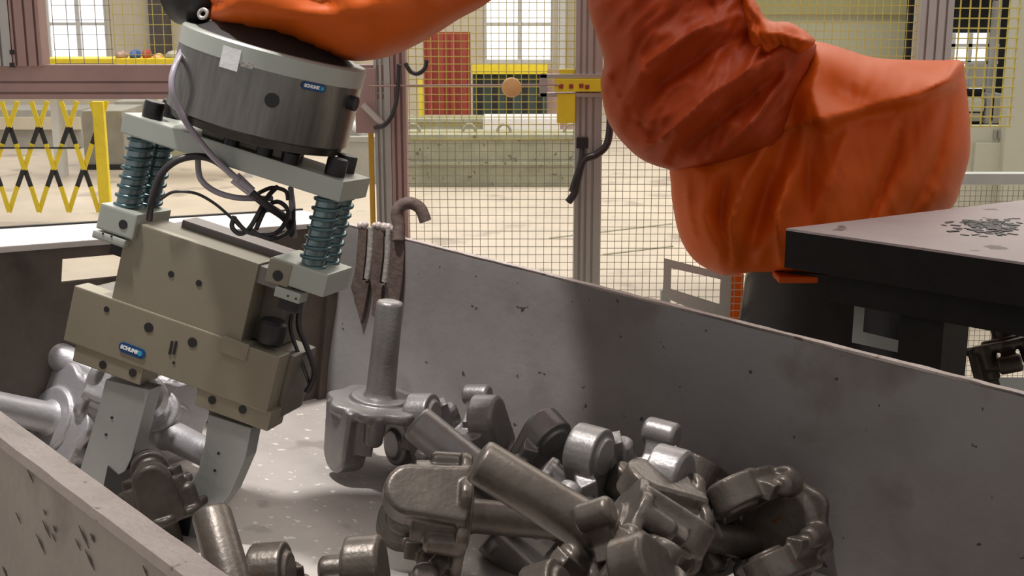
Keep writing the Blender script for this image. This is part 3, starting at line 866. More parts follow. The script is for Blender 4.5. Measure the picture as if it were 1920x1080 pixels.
# ------------------------------------------------------------------ inflated cloth covers
def pip(x, y, poly):
    c = False
    n = len(poly)
    for i in range(n):
        x1, y1 = poly[i]; x2, y2 = poly[(i + 1) % n]
        if (y1 > y) != (y2 > y) and x < (x2 - x1) * (y - y1) / (y2 - y1) + x1: c = not c
    return c
def sdist(x, y, a, b):
    dx, dy = b[0] - a[0], b[1] - a[1]
    l2 = dx * dx + dy * dy or 1e-9
    t = max(0, min(1, ((x - a[0]) * dx + (y - a[1]) * dy) / l2))
    qx, qy = x - a[0] - dx * t, y - a[1] - dy * t
    d = math.hypot(qx, qy)
    return d, (1 if dx * (y - a[1]) - dy * (x - a[0]) > 0 else -1), t
def cover(name, outline, depth, thick, R_, folds, m, parent, step=9, noise_amp=0.006, dfun=None, label=None, seed=0, rid=(), gain=1.0):
    """a cloth cover: closed skin with the given outline, its own girth, and folds (polyline, width, height, side)"""
    sub = []
    n = len(outline)
    V = [Vector((x, y, 0)) for x, y in outline]
    for i in range(n):
        a, b, c, d = V[i - 1], V[i], V[(i + 1) % n], V[(i + 2) % n]
        k = max(1, int((c - b).length / step))
        for j in range(k):
            t = j / k
            q = 0.5 * ((2 * b) + (c - a) * t + (2 * a - 5 * b + 4 * c - d) * t * t + (3 * b - a - 3 * c + d) * t ** 3)
            sub.append((q.x, q.y))
    nb = len(sub)
    pts = [Vector(p) for p in sub]
    xs = [p[0] for p in sub]; ys = [p[1] for p in sub]
    y = min(ys) + step * .5; row = 0
    while y < max(ys):
        x = min(xs) + (step * .5 if row % 2 else 0)
        while x < max(xs):
            if pip(x, y, sub) and min(math.hypot(x - a, y - b) for a, b in sub) > step * 0.55:
                pts.append(Vector((x, y)))
            x += step
        y += step * 0.87; row += 1
    vs, es, fs, *_ = delaunay_2d_cdt(pts, [], [list(range(nb))], 1, 1e-5)
    bm = BM()
    front, back = [], []
    for v in vs:
        x, y = v
        dmin = min(sdist(x, y, sub[i], sub[(i + 1) % nb])[0] for i in range(0, nb))
        s = min(dmin / R_, 1)
        prof = math.sqrt(max(0, 1 - (1 - s) ** 2))
        fz = 0
        for line, wd, amp, mode in folds:
            amp *= gain
            best = (1e9, 1, 0)
            for i in range(len(line) - 1):
                q = sdist(x, y, line[i], line[i + 1])
                if q[0] < best[0]: best = (q[0], q[1], (i + q[2]) / (len(line) - 1))
            d_, sg, t = best
            if d_ > wd * 4: continue
            taper = 1.0 if mode == 3 else (math.sin(PI * min(1, max(0, 0.12 + 0.80 * t))) ** 0.7)
            if mode == 0: fz += amp * taper * math.exp(-(d_ / wd) ** 2)
            elif mode == 1: fz += amp * taper * math.exp(-d_ / wd)
            elif mode == 2: fz += amp * taper * (math.exp(-d_ / wd) if sg > 0 else math.exp(-(d_ / (wd * .28)) ** 2))
            elif mode == 3: fz += amp * taper * (math.exp(-d_ / wd) if sg < 0 else math.exp(-(d_ / (wd * .28)) ** 2))
        nz = noise.noise(Vector((x / 70 + seed, y / 90, seed))) * noise_amp + noise.noise(Vector((x / 28 + seed, y / 45, 2.0 + seed))) * noise_amp * .45
        for ang, sa, sl, am in rid:
            ca, si = math.cos(math.radians(ang)), math.sin(math.radians(ang))
            u_, v_ = x * ca + y * si, -x * si + y * ca
            wv = noise.noise(Vector((u_ / sl * .7, v_ / sa * .3, seed + 5))) * 1.2
            nz += am * (0.5 - abs(noise.noise(Vector((u_ / sl, v_ / sa + wv, seed + 7)))) * 2.2)
        d0 = depth + (dfun(x, y) if dfun else 0)
        e = min(1, dmin / 14)
        front.append(bm.verts.new(P(x, y, d0 - thick * prof - (fz + nz) * e)))
        back.append(front[-1] if dmin < 1e-3 else bm.verts.new(P(x, y, d0 + thick * prof * 0.8)))
    for f in fs:
        try:
            bm.faces.new([front[i] for i in f])
            if any(front[i] is not back[i] for i in f): bm.faces.new([back[i] for i in reversed(f)])
        except ValueError: pass
    bmesh.ops.recalc_face_normals(bm, faces=bm.faces[:])
    return obj(name, bm, m, parent, smooth=True, angle=180, label=label)

robot = thing('industrial_robot', 'big robot under loose orange protective covers, arm reaching over the bin from the right', 'robot', loc=Vector((P(1500, 600, 4.3).x, P(1500, 600, 4.3).y, 0)))
bag = [(1500, 96), (1525, 78), (1560, 84), (1600, 97), (1640, 108), (1700, 112), (1760, 113), (1803, 114), (1809, 140), (1815, 190), (1819, 240), (1818, 292),
       (1803, 345), (1788, 385), (1740, 430), (1680, 490), (1605, 520), (1540, 525), (1480, 514), (1420, 510), (1362, 516), (1330, 506), (1300, 486), (1276, 448), (1264, 400), (1258, 350), (1262, 290),
       (1330, 240), (1420, 150)]
cover('elbow_cover', bag, 4.05, 0.24, 90, [
    ([(1530, 90), (1500, 140), (1480, 220), (1450, 330), (1425, 420)], 26, -0.030, 0),
    ([(1540, 100), (1522, 170), (1540, 230), (1562, 245)], 12, 0.022, 1),
    ([(1540, 150), (1600, 190), (1660, 200)], 30, -0.035, 0),
    ([(1548, 222), (1610, 205), (1670, 190), (1720, 178), (1780, 150)], 58, 0.075, 3),
    ([(1560, 226), (1610, 216), (1670, 201), (1730, 188), (1780, 168)], 12, -0.02, 0),
    ([(1700, 122), (1740, 132), (1790, 122)], 16, -0.030, 0),
    ([(1790, 120), (1770, 150), (1745, 165)], 9, 0.02, 1),
    ([(1690, 230), (1675, 300), (1640, 390), (1620, 430)], 14, -0.032, 1),
    ([(1780, 200), (1760, 290), (1730, 360), (1700, 400)], 16, -0.028, 1),
    ([(1590, 240), (1560, 330), (1540, 420)], 22, 0.030, 1),
    ([(1520, 260), (1515, 340), (1520, 410)], 14, -0.022, 1),
    ([(1450, 250), (1395, 340), (1370, 420), (1375, 500)], 15, 0.040, 1),
    ([(1480, 330), (1455, 400), (1465, 500)], 11, 0.036, 1),
    ([(1440, 330), (1420, 410), (1400, 470)], 16, -0.035, 0),
    ([(1330, 330), (1320, 400), (1345, 480)], 16, 0.028, 0),
    ([(1362, 330), (1352, 410), (1372, 490)], 9, -0.025, 1),
    ([(1290, 330), (1292, 400), (1315, 470)], 10, 0.018, 1),
], 'orange', robot, step=6.5, noise_amp=0.008, dfun=lambda x, y: (x - 1500) * 0.0002, seed=1, rid=((100, 60, 300, 0.014), (80, 24, 120, 0.004)), gain=1.5)
sleeve = [(1096, -160), (1098, -60), (1104, 20), (1120, 70), (1132, 115), (1126, 150), (1130, 190), (1142, 232), (1168, 268), (1205, 300), (1255, 318), (1300, 322), (1370, 318),
          (1440, 290), (1478, 240), (1500, 170), (1530, 96), (1524, 78), (1492, 58), (1440, 36), (1415, 12), (1402, -40), (1400, -160)]
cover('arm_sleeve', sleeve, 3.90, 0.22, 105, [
    ([(1500, 70), (1420, 120), (1330, 180), (1240, 260), (1180, 270)], 16, 0.036, 1),
    ([(1480, 110), (1400, 190), (1320, 250), (1250, 300)], 14, -0.042, 1),
    ([(1470, 150), (1420, 220), (1360, 280), (1300, 315)], 12, 0.036, 1),
    ([(1440, 40), (1340, 90), (1240, 160), (1190, 250)], 20, -0.034, 1),
    ([(1400, 20), (1300, 60), (1210, 120), (1170, 200)], 16, 0.034, 1),
    ([(1130, 120), (1160, 180), (1200, 240)], 10, 0.026, 1),
    ([(1150, 150), (1185, 220), (1240, 270)], 9, -0.026, 1),
    ([(1410, -20), (1402, 30), (1420, 80), (1400, 100)], 12, 0.04, 1),
    ([(1430, 50), (1470, 62), (1518, 82)], 10, 0.035, 1),
    ([(1340, -100), (1330, 0), (1345, 60)], 16, -0.03, 1),
    ([(1220, -120), (1200, 0), (1180, 80)], 20, 0.03, 0),
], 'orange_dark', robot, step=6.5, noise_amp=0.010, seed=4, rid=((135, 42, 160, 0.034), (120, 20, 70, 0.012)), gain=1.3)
# gathered cloth collar between sleeve and elbow
cover('gathered_collar', [(1396, -30), (1420, 8), (1440, 38), (1480, 42), (1515, 62), (1528, 80), (1500, 100), (1470, 92), (1440, 108), (1412, 96), (1400, 60), (1392, 20)], 3.74, 0.07, 26, [
    ([(1404, 10), (1412, 60), (1408, 92)], 6, 0.03, 1), ([(1430, 60), (1470, 66), (1515, 78)], 6, 0.03, 1), ([(1420, 80), (1450, 84), (1480, 90)], 5, -0.02, 1)],
    'orange', robot, step=5, noise_amp=0.02, seed=6, rid=((60, 14, 60, 0.022),))
wrist = [(386, -10), (396, 8), (392, 34), (420, 48), (470, 62), (530, 74), (600, 98), (660, 114), (730, 106), (800, 74), (860, 36), (905, 12), (935, -12), (1000, -70), (1100, -120), (1150, -220), (900, -260), (600, -200), (430, -90)]
cover('wrist_cover', wrist, 2.42, 0.17, 100, [
    ([(440, 20), (600, 30), (760, 10)], 18, 0.02, 1), ([(500, -40), (620, 10), (700, 60)], 14, -0.02, 1), ([(760, -60), (800, 0), (850, 30)], 12, 0.02, 1)],
    'orange', robot, step=14, noise_amp=0.01, dfun=lambda x, y: max(0, (x - 700)) * 0.0011, seed=9)
cover('forearm_shade_cover', [(880, -30), (1000, -60), (1100, -110), (1500, -120), (1900, -150), (2350, -200), (2400, -520), (1900, -640), (1150, -600), (1010, -420), (880, -240)], 2.75, 0.40, 160, [], 'orange', robot, step=24, dfun=lambda x, y: 0, seed=3)  # out-of-view forearm, enlarged to keep light off the right of the bin
bm = BM()
lathe(bm, [(0.02, -0.06), (0.05, -0.045), (0.062, 0), (0.05, 0.045), (0.02, 0.06)], axis_frame(P(362, -14, 2.45), cv(0.9, 0.2, -.3)), 28)
obj('wrist_joint', bm, 'black', robot, smooth=True, angle=180)
bm = BM()
cc = axis_frame(P(381, 26, 2.40), cv(-.2, .1, -1))
for k in range(16):
    pass
tube(bm, [cc @ Vector((0.0085 * math.cos(2 * PI * k / 16), 0.0085 * math.sin(2 * PI * k / 16), 0)) for k in range(17)], 0.0038, 8, 0)
cyl(bm, P(388, 22, 2.41), P(402, 14, 2.45), 0.0045, 8)
obj('eye_fitting', bm, 'rod', robot, smooth=True)
# pedestal
pc = P(1565, 560, 4.2)
bm = BM(); F = Matrix.Translation((pc.x, pc.y, 0))
lathe(bm, [(0.42, 0), (0.42, 0.50), (0.39, 0.66), (0.34, 0.80), (0.305, 0.95), (0.29, 1.10), (0.29, 1.16)], F, 40)
obj('pedestal', bm, 'blackmetal', robot, smooth=True, angle=60)
bm = BM(); box(bm, (-0.12, -0.06, 0.008), (0.16, 0.1, 0.028), Matrix.Translation(P(1525, 528, 3.98)), 0.006)
obj('base_cap', bm, 'orange', robot)
bm = BM(); box(bm, (-0.03, -0.03, -1.0), (0.03, 0.03, 0.02), Matrix.Translation(P(1378, 520, 5.0)), 0.004)
obj('floor_stay', bm, 'orange', robot)

# ------------------------------------------------------------------ black work table on the right
zt = P(1475, 428, 3.45).z
tc0 = PZ(1474, 428, zt)
f1 = PZ(1920, 492, zt); b1 = PZ(1920, 375, zt)
e1 = tc0 + (f1 - tc0) * 1.35
e2 = tc0 + (PZ(1850, 383, zt) - tc0) * 1.35
e3 = e1 + (e2 - tc0)
table = thing('work_table', 'heavy black table with a worn grey top at the right behind the bin', 'table', loc=Vector((tc0.x, tc0.y, 0)))
quad = [tc0, e1, e3, e2]
dn = Vector((0, 0, 1))
def frag(bm, quad, z0, z1, n=40, jit=0.004):
    """slab with a chipped edge"""
    top, bot = [], []
    for i in range(4):
        a, b = quad[i], quad[(i + 1) % 4]
        for k in range(n):
            t = k / n; p = a + (b - a) * t
            j = noise.noise(Vector((p.x * 40, p.y * 40, 0))) * jit
            nrm = (b - a).cross(dn).normalized()
            top.append(bm.verts.new(p + nrm * (-abs(j)) + dn * z1)); bot.append(bm.verts.new(p + dn * z0))
    m_ = len(top)
    f1_ = bm.faces.new(top); f2_ = bm.faces.new(bot[::-1])
    for i in range(m_):
        bm.faces.new((top[(i + 1) % m_], top[i], bot[i], bot[(i + 1) % m_]))
    bmesh.ops.recalc_face_normals(bm, faces=bm.faces[:])
bm = BM(); frag(bm, quad, -0.006, 0.0, 40, 0.006); obj('tabletop', bm, 'tabletop', table)
bm = BM(); frag(bm, quad, -0.108, -0.0065, 2, 0.0); obj('apron', bm, 'tableside', table)
# under-structure
c_in = (tc0 + e1 + e3 + e2) / 4
def tp(u, v): return tc0 + (e1 - tc0) * u + (e2 - tc0) * v
XT = (e1 - tc0).normalized(); YT = (e2 - tc0); YT = (YT - XT * YT.dot(XT)).normalized()
def tbox(name, m, u, v, sx, sy, z0, z1, bev=0.0):
    p = tp(u, v); bm = BM()
    box(bm, (0, 0, z0), (sx, sy, z1), Matrix.Translation(Vector((p.x, p.y, 0))) @ Matrix((XT, YT, dn)).transposed().to_4x4(), bev)
    return obj(name, bm, m, table)
tbox('beam', 'tableside', 0.12, 0.04, 1.0, 0.30, zt - 0.19, zt - 0.10)
tbox('leg', 'tableside', 0.34, 0.06, 0.12, 0.15, 0, zt - 0.1)
tbox('leg', 'tableside', 0.85, 0.7, 0.14, 0.14, 0, zt - 0.1)
# pale bracket frames
def framepx(name, label, outer, inner, d, th, parent=None, cat=None):
    bm = BM()
    n = 4
    for i in range(4):
        j = (i + 1) % 4
        hexa(bm, [P(*outer[i], d), P(*outer[j], d), P(*inner[j], d), P(*inner[i], d)],
             [P(*outer[i], d + th), P(*outer[j], d + th), P(*inner[j], d + th), P(*inner[i], d + th)])
    return obj(name, bm, 'frame_grey', parent, label, cat)
framepx('bracket', 'pale grey bent bracket', [(1606, 520), (1740, 560), (1698, 664), (1597, 642)], [(1624, 545), (1720, 575), (1692, 640), (1618, 622)], 3.55, 0.05, table)
guard = thing('machine_guard', 'pale grey open guard frame on the floor behind the bin, left of the robot base', 'guard', loc=Vector((P(1305, 560, 4.35).x, P(1305, 560, 4.35).y, 0)))
for px, py in ((1248, 545), (1362, 600)):
    q = P(px, py, 4.36); bm = BM(); box(bm, (q.x - .015, q.y - .0, 0), (q.x + .015, q.y + .03, q.z)); obj('leg', bm, 'frame_grey', guard)
framepx('open_frame', None, [(1246, 484), (1372, 516), (1368, 610), (1242, 556)], [(1259, 503), (1352, 524), (1349, 570), (1257, 541)], 4.35, 0.03, guard)
# black scraps on the table
random.seed(5)
bm = BM()
for k in range(150):
    px = random.gauss(1850, 34); py = 424 + random.gauss(0, 7) + (px - 1850) * .03
    if px > 1915: px = 1915 - random.random() * 60
    p = PZ(px, py, zt)
    s = random.uniform(0.002, 0.007)
    box(bm, (-s, -s * 2.4, 0), (s, s * 2.4, s * .35), Matrix.Translation(p) @ Matrix.Rotation(random.uniform(0, PI), 4, 'Z'))
obj('metal_scrap', bm, 'black', None, 'scatter of black metal flakes on the grey table top', 'scrap', kind='stuff')
# a forging standing beyond the bin at the far right
knuckle(0, 0, 0, (-0.2, 0.95, 0.1), (1, 0, -.4), 'forge_dark', 'knuckle outside the bin, standing behind the rim below the black table', 1.0, world=P(1885, 640, 3.9))
bm = BM(); q = P(1885, 640, 3.9)
box(bm, (q.x - .12, q.y - .2, 0), (q.x + .6, q.y + .25, q.z - .19), None, .005)
obj('side_stand', bm, 'blackmetal', None, 'black stand beneath the table holding a loose forging', 'stand')

# ------------------------------------------------------------------ safety fence: aluminium posts, rosy rails, wire panels
FY = 4.7
fence = thing('safety_fence', 'aluminium profile safety fence with wire mesh panels behind the bin', 'fence', loc=(0, FY, 0))
def fpx(px, py=300, Y=FY): return PY(px, py, Y)
def post(px0, px1, m='alu', depth=0.08, py=250, grooves=(0.25, 0.5, 0.75), Y=FY, h=2.6, z0=0.0):
    a, b = fpx(px0, py, Y).x, fpx(px1, py, Y).x
    w_ = b - a
    # slotted profile: grooves are real recesses
    xs = []
    pts = [(0, 0)]
    for g in grooves:
        gx = g * w_; hw = 0.0045
        pts += [(gx - hw, 0), (gx - hw, 0.012), (gx + hw, 0.012), (gx + hw, 0)]
    pts += [(w_, 0), (w_, depth), (0, depth)]
    bm = BM()
    va = [bm.verts.new((a + x, Y + y, z0)) for x, y in pts]; vb = [bm.verts.new((a + x, Y + y, h)) for x, y in pts]
    f = [bm.faces.new(va), bm.faces.new(vb[::-1])]
    for i in range(len(pts)):
        j = (i + 1) % len(pts); f.append(bm.faces.new((va[j], va[i], vb[i], vb[j])))
    bmesh.ops.recalc_face_normals(bm, faces=f)
    return obj('post', bm, m, fence)
RZ = PY(40, 124, FY).z
post(-40, 34, 'alu', grooves=(0.3, 0.75), z0=RZ)
post(36, 90, 'pink', grooves=(0.12, 0.5, 0.85), z0=RZ)
post(703, 733, 'alu', grooves=(0.25, 0.55))
post(734, 762, 'pink', grooves=(0.3, 0.7), depth=0.1)
post(1078, 1128, 'alu', grooves=(0.2, 0.42, 0.68))
post(1724, 1786, 'alu', grooves=(0.2, 0.5, 0.78), py=60)
def rail(px0, px1, py0, py1, m, Y=FY, depth=0.06, nm='rail', grooves=()):
    a = PY(px0, py0, Y); b = PY(px1, py1, Y)
    bm = BM()
    H_ = a.z - b.z
    zs = [0.0]
    pts = [(0, 0)]
    for g in grooves: pts += [(0, g * H_ - .004), (.010, g * H_ - .004), (.010, g * H_ + .004), (0, g * H_ + .004)]
    pts += [(0, H_), (depth, H_), (depth, 0)]
    va = [bm.verts.new((a.x, Y + y, b.z + z)) for y, z in pts]; vb = [bm.verts.new((b.x, Y + y, b.z + z)) for y, z in pts]
    f = [bm.faces.new(va), bm.faces.new(vb[::-1])]
    for i in range(len(pts)):
        j = (i + 1) % len(pts); f.append(bm.faces.new((va[j], va[i], vb[i], vb[j])))
    bmesh.ops.recalc_face_normals(bm, faces=f)
    return obj(nm, bm, m, fence)
rail(-40, 733, 122, 186, 'pink', Y=FY + 0.01, grooves=(0.18, 0.5))
rail(1764, 1960, 326, 346, 'frame_grey', Y=FY + 0.0)
def wiremesh(px0, px1, py0, py1, cell, m, Y, dia=0.0026, nm='mesh_panel'):
    a = PY(px0, py0, Y); b = PY(px1, py1, Y)
    bm = BM()
    x = a.x
    while x < b.x:
        box(bm, (x, Y, b.z), (x + dia, Y + dia, a.z)); x += cell
    z = b.z
    while z < a.z:
        box(bm, (a.x, Y - dia, z), (b.x, Y, z + dia)); z += cell
    return obj(nm, bm, m, fence, kind='stuff')
wiremesh(762, 1078, -60, 262, 0.0275, 'wire_yellow', FY + .04)
wiremesh(762, 1078, 264, 720, 0.0300, 'wire_grey', FY + .04, 0.0020)
wiremesh(1128, 1724, 262, 760, 0.0270, 'wire_grey', FY + .04, 0.0020)
wiremesh(1128, 1724, -60, 260, 0.0300, 'wire_yellow', FY + .04, 0.0022)
wiremesh(1786, 1896, -40, 238, 0.0355, 'wire_yellow', FY + .04, 0.0046)
wiremesh(1780, 1960, 348, 760, 0.0200, 'wire_grey', FY + .04, 0.0016)
wiremesh(90, 215, -60, 120, 0.0520, 'wire_grey', FY + .04, 0.0024)
wiremesh(205, 345, -60, 122, 0.0360, 'wire_yellow', FY + .05, 0.0022)
# black brackets on the left post
for py in (98, 122):
    bm = BM(); q = PY(22, py, FY - .004); box(bm, (q.x - .008, q.y, q.z - .008), (q.x + .008, q.y + .01, q.z + .008)); obj('cap', bm, 'black', fence)
# thin amber post
a = PY(696, 300, FY + .02)
bm = BM(); box(bm, (a.x - .009, a.y, 0), (a.x + .009, a.y + .02, PY(696, 245, FY + .02).z), None, .002)
obj('marker_post', bm, 'amber', fence, label='thin amber post beside the aluminium post')
# door interlock
lock = thing('safety_switch', 'yellow door interlock switch on a grey bracket at the middle fence post', 'switch', loc=PY(1085, 160, FY - .03))
YK = FY - .02
def kbox(name, px0, py0, px1, py1, m, Y=YK, th=.03, parent=lock, bev=.002):
    a = PY(px0, py0, Y); b = PY(px1, py1, Y); bm = BM()
    box(bm, (a.x, Y, b.z), (b.x, Y + th, a.z), None, bev); return obj(name, bm, m, parent)
kbox('bracket', 1012, 139, 1130, 147, 'alu'); kbox('bracket', 1012, 174, 1130, 182, 'alu'); kbox('bracket', 1012, 139, 1026, 182, 'alu')
kbox('switch_body', 1048, 130, 1078, 140, 'yellow', YK + .03)
kbox('switch_head', 1040, 148, 1130, 172, 'yellow', YK - .01)
kbox('switch_box', 1045, 176, 1078, 231, 'yellow', YK - .005, .04)
for px, py in ((1052, 162), (1071, 162), (1101, 163), (1090, 161)):
    kbox('screw', px - 4, py - 4, px + 4, py + 4, 'red', YK - .013, .004)
# round wooden knob on a rod
knob = thing('door_knob', 'round tan knob on a thin rod left of the yellow switch', 'knob', loc=PY(959, 163, FY - .05))
bm = BM(); lathe(bm, [(.012, -.02), (.032, -.014), (.036, 0), (.032, .014), (.012, .02)], axis_frame(PY(959, 164, FY - .04), Vector((0.1, -1, .1))), 24); obj('disc', bm, 'tan', knob, smooth=True)
bm = BM(); cyl(bm, PY(690, 161, FY - .04), PY(1050, 159, FY - .03), .0035, 8); obj('rod', bm, 'pink', knob, smooth=True)
# cables on the posts
def wcable(name, pts, r, label, Y=FY - .04):
    bm = BM(); tube(bm, [PY(x, y, Y + dd) for x, y, dd in pts], r, 10, 8)
    return obj(name, bm, 'cable', None, label, 'cable', smooth=True, angle=180)
wcable('cable', [(1142, 170, 0), (1144, 230, 0), (1138, 270, 0), (1118, 290, -.01), (1095, 300, -.02), (1085, 330, -.02), (1078, 360, -.01), (1066, 378, 0)], .014, 'thick black cable bending round the middle fence post')
wcable('cable', [(1092, 262, 0), (1090, 300, -.01), (1078, 340, -.01), (1072, 358, 0)], .012, 'short black cable strapped straight down the middle fence post', FY - .05)
wcable('cable', [(748, 120, 0), (746, 170, 0), (738, 210, -.01), (722, 234, -.01), (702, 240, 0)], .008, 'black cable curving down beside the post behind the drum')
wcable('cable', [(760, 118, 0), (770, 134, 0), (784, 138, 0), (797, 128, 0), (800, 112, 0)], .008, 'black cable loop at the top of the left mesh panel')
bm = BM(); a = PY(1092, 258, FY - .07); box(bm, (a.x - .022, a.y, a.z - .04), (a.x + .022, a.y + .03, a.z), None, .003)
obj('cable_clamp', bm, 'black', None, 'small black clamp holding cables to the middle post', 'clamp')
# latch on the rosy plate
bm = BM(); q0, q1 = PY(680, 196, FY - .03), PY(716, 232, FY - .03)
cyl(bm, q0, q1, .012, 8); obj('latch', bm, 'alu', None, 'grey slanting latch arm just right of the drum', 'latch')
kbox('rail_plate', 664, 128, 706, 250, 'pink', FY - .012, .01, fence)

# ------------------------------------------------------------------ expanding barrier (yellow and black)
BY = 11.3
bar = thing('expanding_barrier', 'yellow and black expanding lattice barrier on the floor at far left', 'barrier', loc=PZ(195, 398, 0))
bm = BM(); a = PY(184, 190, BY); b = PY(190, 398, BY)
box(bm, (a.x - .05, BY - .03, 0), (a.x + .05, BY + .03, a.z), None, .008); obj('end_post', bm, 'yellow', bar)
def slat(x0, y0, x1, y1, m, o):
    bm = BM(); p, q = PY(x0, y0, BY + o), PY(x1, y1, BY + o)
    s = Vector((q.z - p.z, 0, p.x - q.x)).normalized() * .02; t = Vector((0, .012, 0))
    hexa(bm, [p - s, p + s, q + s, q - s], [p - s + t, p + s + t, q + s + t, q - s + t]); return obj('slat', bm, m, bar)
pitch_ = 56
for i in range(-1, 4):
    cx = 17 + i * pitch_
    if i < 3 or True:
        for k in range(3):
            x_ = cx + (28 if k % 2 else 0); y0 = 190 + k * 80
            if x_ > 186: continue
            w2 = 15
            slat(x_ - w2, y0, x_, y0 + 48, 'yellow', 0); slat(x_ + w2, y0, x_, y0 + 48, 'yellow', .015)
            if y0 + 86 < 400:
                slat(x_, y0 + 44, x_ - 14, y0 + 84, 'black', .03); slat(x_, y0 + 44, x_ + 14, y0 + 84, 'black', .045)
bm = BM(); box(bm, (PY(-40, 277, BY).x, BY, PY(0, 279, BY).z), (PY(150, 277, BY).x, BY + .02, PY(0, 276, BY).z)); obj('cross_bar', bm, 'black', bar)

# ------------------------------------------------------------------ things standing in the hall
def hbox(name, px0, py0, px1, pyb, m, label, cat, dep=0.8, base=0.0, Y=None, group=None, lid=None, bev=.01):
    """upright box whose front foot is seen at row pyb on the floor"""
    q = PZ((px0 + px1) / 2, pyb, base) if Y is None else PY((px0 + px1) / 2, pyb, Y)
    Y_ = q.y
    a = PY(px0, py0, Y_); b = PY(px1, py0, Y_)
    t = thing(name, label, cat, loc=Vector(((a.x + b.x) / 2, Y_ + dep / 2, q.z)), group=group)
    bm = BM(); box(bm, (a.x, Y_, q.z), (b.x, Y_ + dep, a.z), None, bev)
    obj('wall', bm, m, t)
    return t, a, b, Y_, q.z
t, a, b, Y_, z_ = hbox('steel_trough', 755, 256, 1082, 350, 'concrete', 'long grey-green steel trough in front, low on the floor beyond the mesh', 'trough', 0.5)
bm = BM(); box(bm, (a.x, Y_ - .03, a.z - .03), (b.x, Y_ + .53, a.z + .02)); obj('top_flange', bm, 'concrete', t)
bm = BM(); mz = (a.z + z_) / 2; box(bm, (a.x, Y_ - .05, mz - .03), (b.x, Y_, mz)); obj('ledge', bm, 'concrete', t)
for px in (880, 945, 1070, 775):
    q = PY(px, 246, Y_ + .2); bm = BM()
    tube(bm, [Vector((q.x + .07 * math.cos(PI * k / 8), q.y, a.z + .02 + .09 * math.sin(PI * k / 8))) for k in range(9)], .016, 8, 0); obj('lifting_eye', bm, 'rod', t, smooth=True)
t, a, b, Y_, z_ = hbox('steel_trough', 740, 226, 905, 300, 'concrete', 'shorter grey-green steel trough behind the long front one', 'trough', 0.5)
bm = BM(); box(bm, (a.x, Y_ - .03, a.z - .02), (b.x, Y_ + .53, a.z + .02)); obj('top_flange', bm, 'concrete', t)
t, a, b, Y_, z_ = hbox('steel_crate', 636, 262, 706, 345, 'crate', 'pale grey crate behind the gripper springs', 'crate', 0.8)
bm = BM(); box(bm, (a.x - .02, Y_ - .02, a.z - .02), (b.x + .02, Y_ + .8, a.z + .03)); obj('rim', bm, 'crate', t)
# white bundle on the crate
bm = BM()
random.seed(8)
me_c = Vector(((a.x + b.x) / 2 - .05, Y_ + .3, a.z + .15))
bmesh.ops.create_icosphere(bm, subdivisions=4, radius=.17, matrix=Matrix.Translation(me_c))
for v in bm.verts:
    d = v.co - me_c; v.co = me_c + d * (1 + .5 * noise.noise(d * 9)) 
    v.co.z = max(v.co.z, a.z + .03)
obj('cloth_bundle', bm, 'white', None, 'white cloth bundle lying on the crate behind the drum', 'cloth', smooth=True, angle=40)
t, a, b, Y_, z_ = hbox('steel_crate', 152, 208, 228, 318, 'crate', 'upright grey crate just right of the yellow barrier post', 'crate', 0.9)
bm = BM(); box(bm, (a.x - .03, Y_ - .02, z_), (b.x + .03, Y_, z_ + .06)); obj('foot_rail', bm, 'black', t)
t, a, b, Y_, z_ = hbox('machine_bed', -60, 206, 150, 278, 'crate', 'long low grey machine bed behind the barrier', 'machine', 0.8)
bm = BM(); box(bm, (a.x, Y_ - .06, (a.z + z_) / 2), (b.x, Y_, (a.z + z_) / 2 + .16)); obj('ledge', bm, 'wall', t)
t, a, b, Y_, z_ = hbox('storage_cabinet', 214, 190, 345, 300, 'crate', 'low grey cabinet behind the left end of the mounting plate', 'cabinet', 0.8)
bm = BM(); box(bm, (a.x + .05, Y_ - .02, z_ + .05), (b.x - .05, Y_, a.z - .05)); obj('door', bm, 'concrete', t)
# gear stacked on the ledge by the window
t, a, b, Y_, z_ = hbox('yellow_ledge', 70, 110, 470, 178, 'yellow', 'long yellow ledge below the left window', 'ledge', 0.5, Y=14.0)
for lx in (a.x + .1, (a.x + b.x) / 2, b.x - .1):
    bm = BM(); box(bm, (lx - .04, Y_ + .1, 0), (lx + .04, Y_ + .3, z_ + .01)); obj('leg', bm, 'frame_white', t)
def blob(px, py, wpx, hpx, m, label, cat, Y=13.9, n=1.0, seed=0, name='bag'):
    q = PY(px, py, Y); sx = wpx / FPX * Y; sz = hpx / FPX * Y
    bm = BM(); bmesh.ops.create_icosphere(bm, subdivisions=3, radius=1)
    for v in bm.verts:
        d = v.co.normalized(); k = 1 + .35 * noise.noise(d * 2 + Vector((seed, 0, 0)))
        v.co = Vector((q.x + d.x * sx / 2 * k, q.y + .3 + d.y * .14, q.z + d.z * sz / 2 * k))
    return obj(name, bm, m, None, label, cat, smooth=True, angle=180)
blob(213, 107, 20, 17, 'pink', 'dusty red bag on the yellow ledge, right of the window', 'bag', seed=1)
blob(239, 106, 17, 20, 'blue', 'blue cloth bundle on the yellow ledge', 'bag', seed=2)
blob(261, 105, 15, 19, 'red', 'dark red pouch on the yellow ledge beside the blue bundle', 'bag', seed=3)
blob(283, 110, 15, 14, 'tan', 'small tan bag on the yellow ledge', 'bag', seed=4)
blob(316, 108, 38, 20, 'crate', 'grey heap of sacking on the yellow ledge by the drum', 'bag', seed=5)
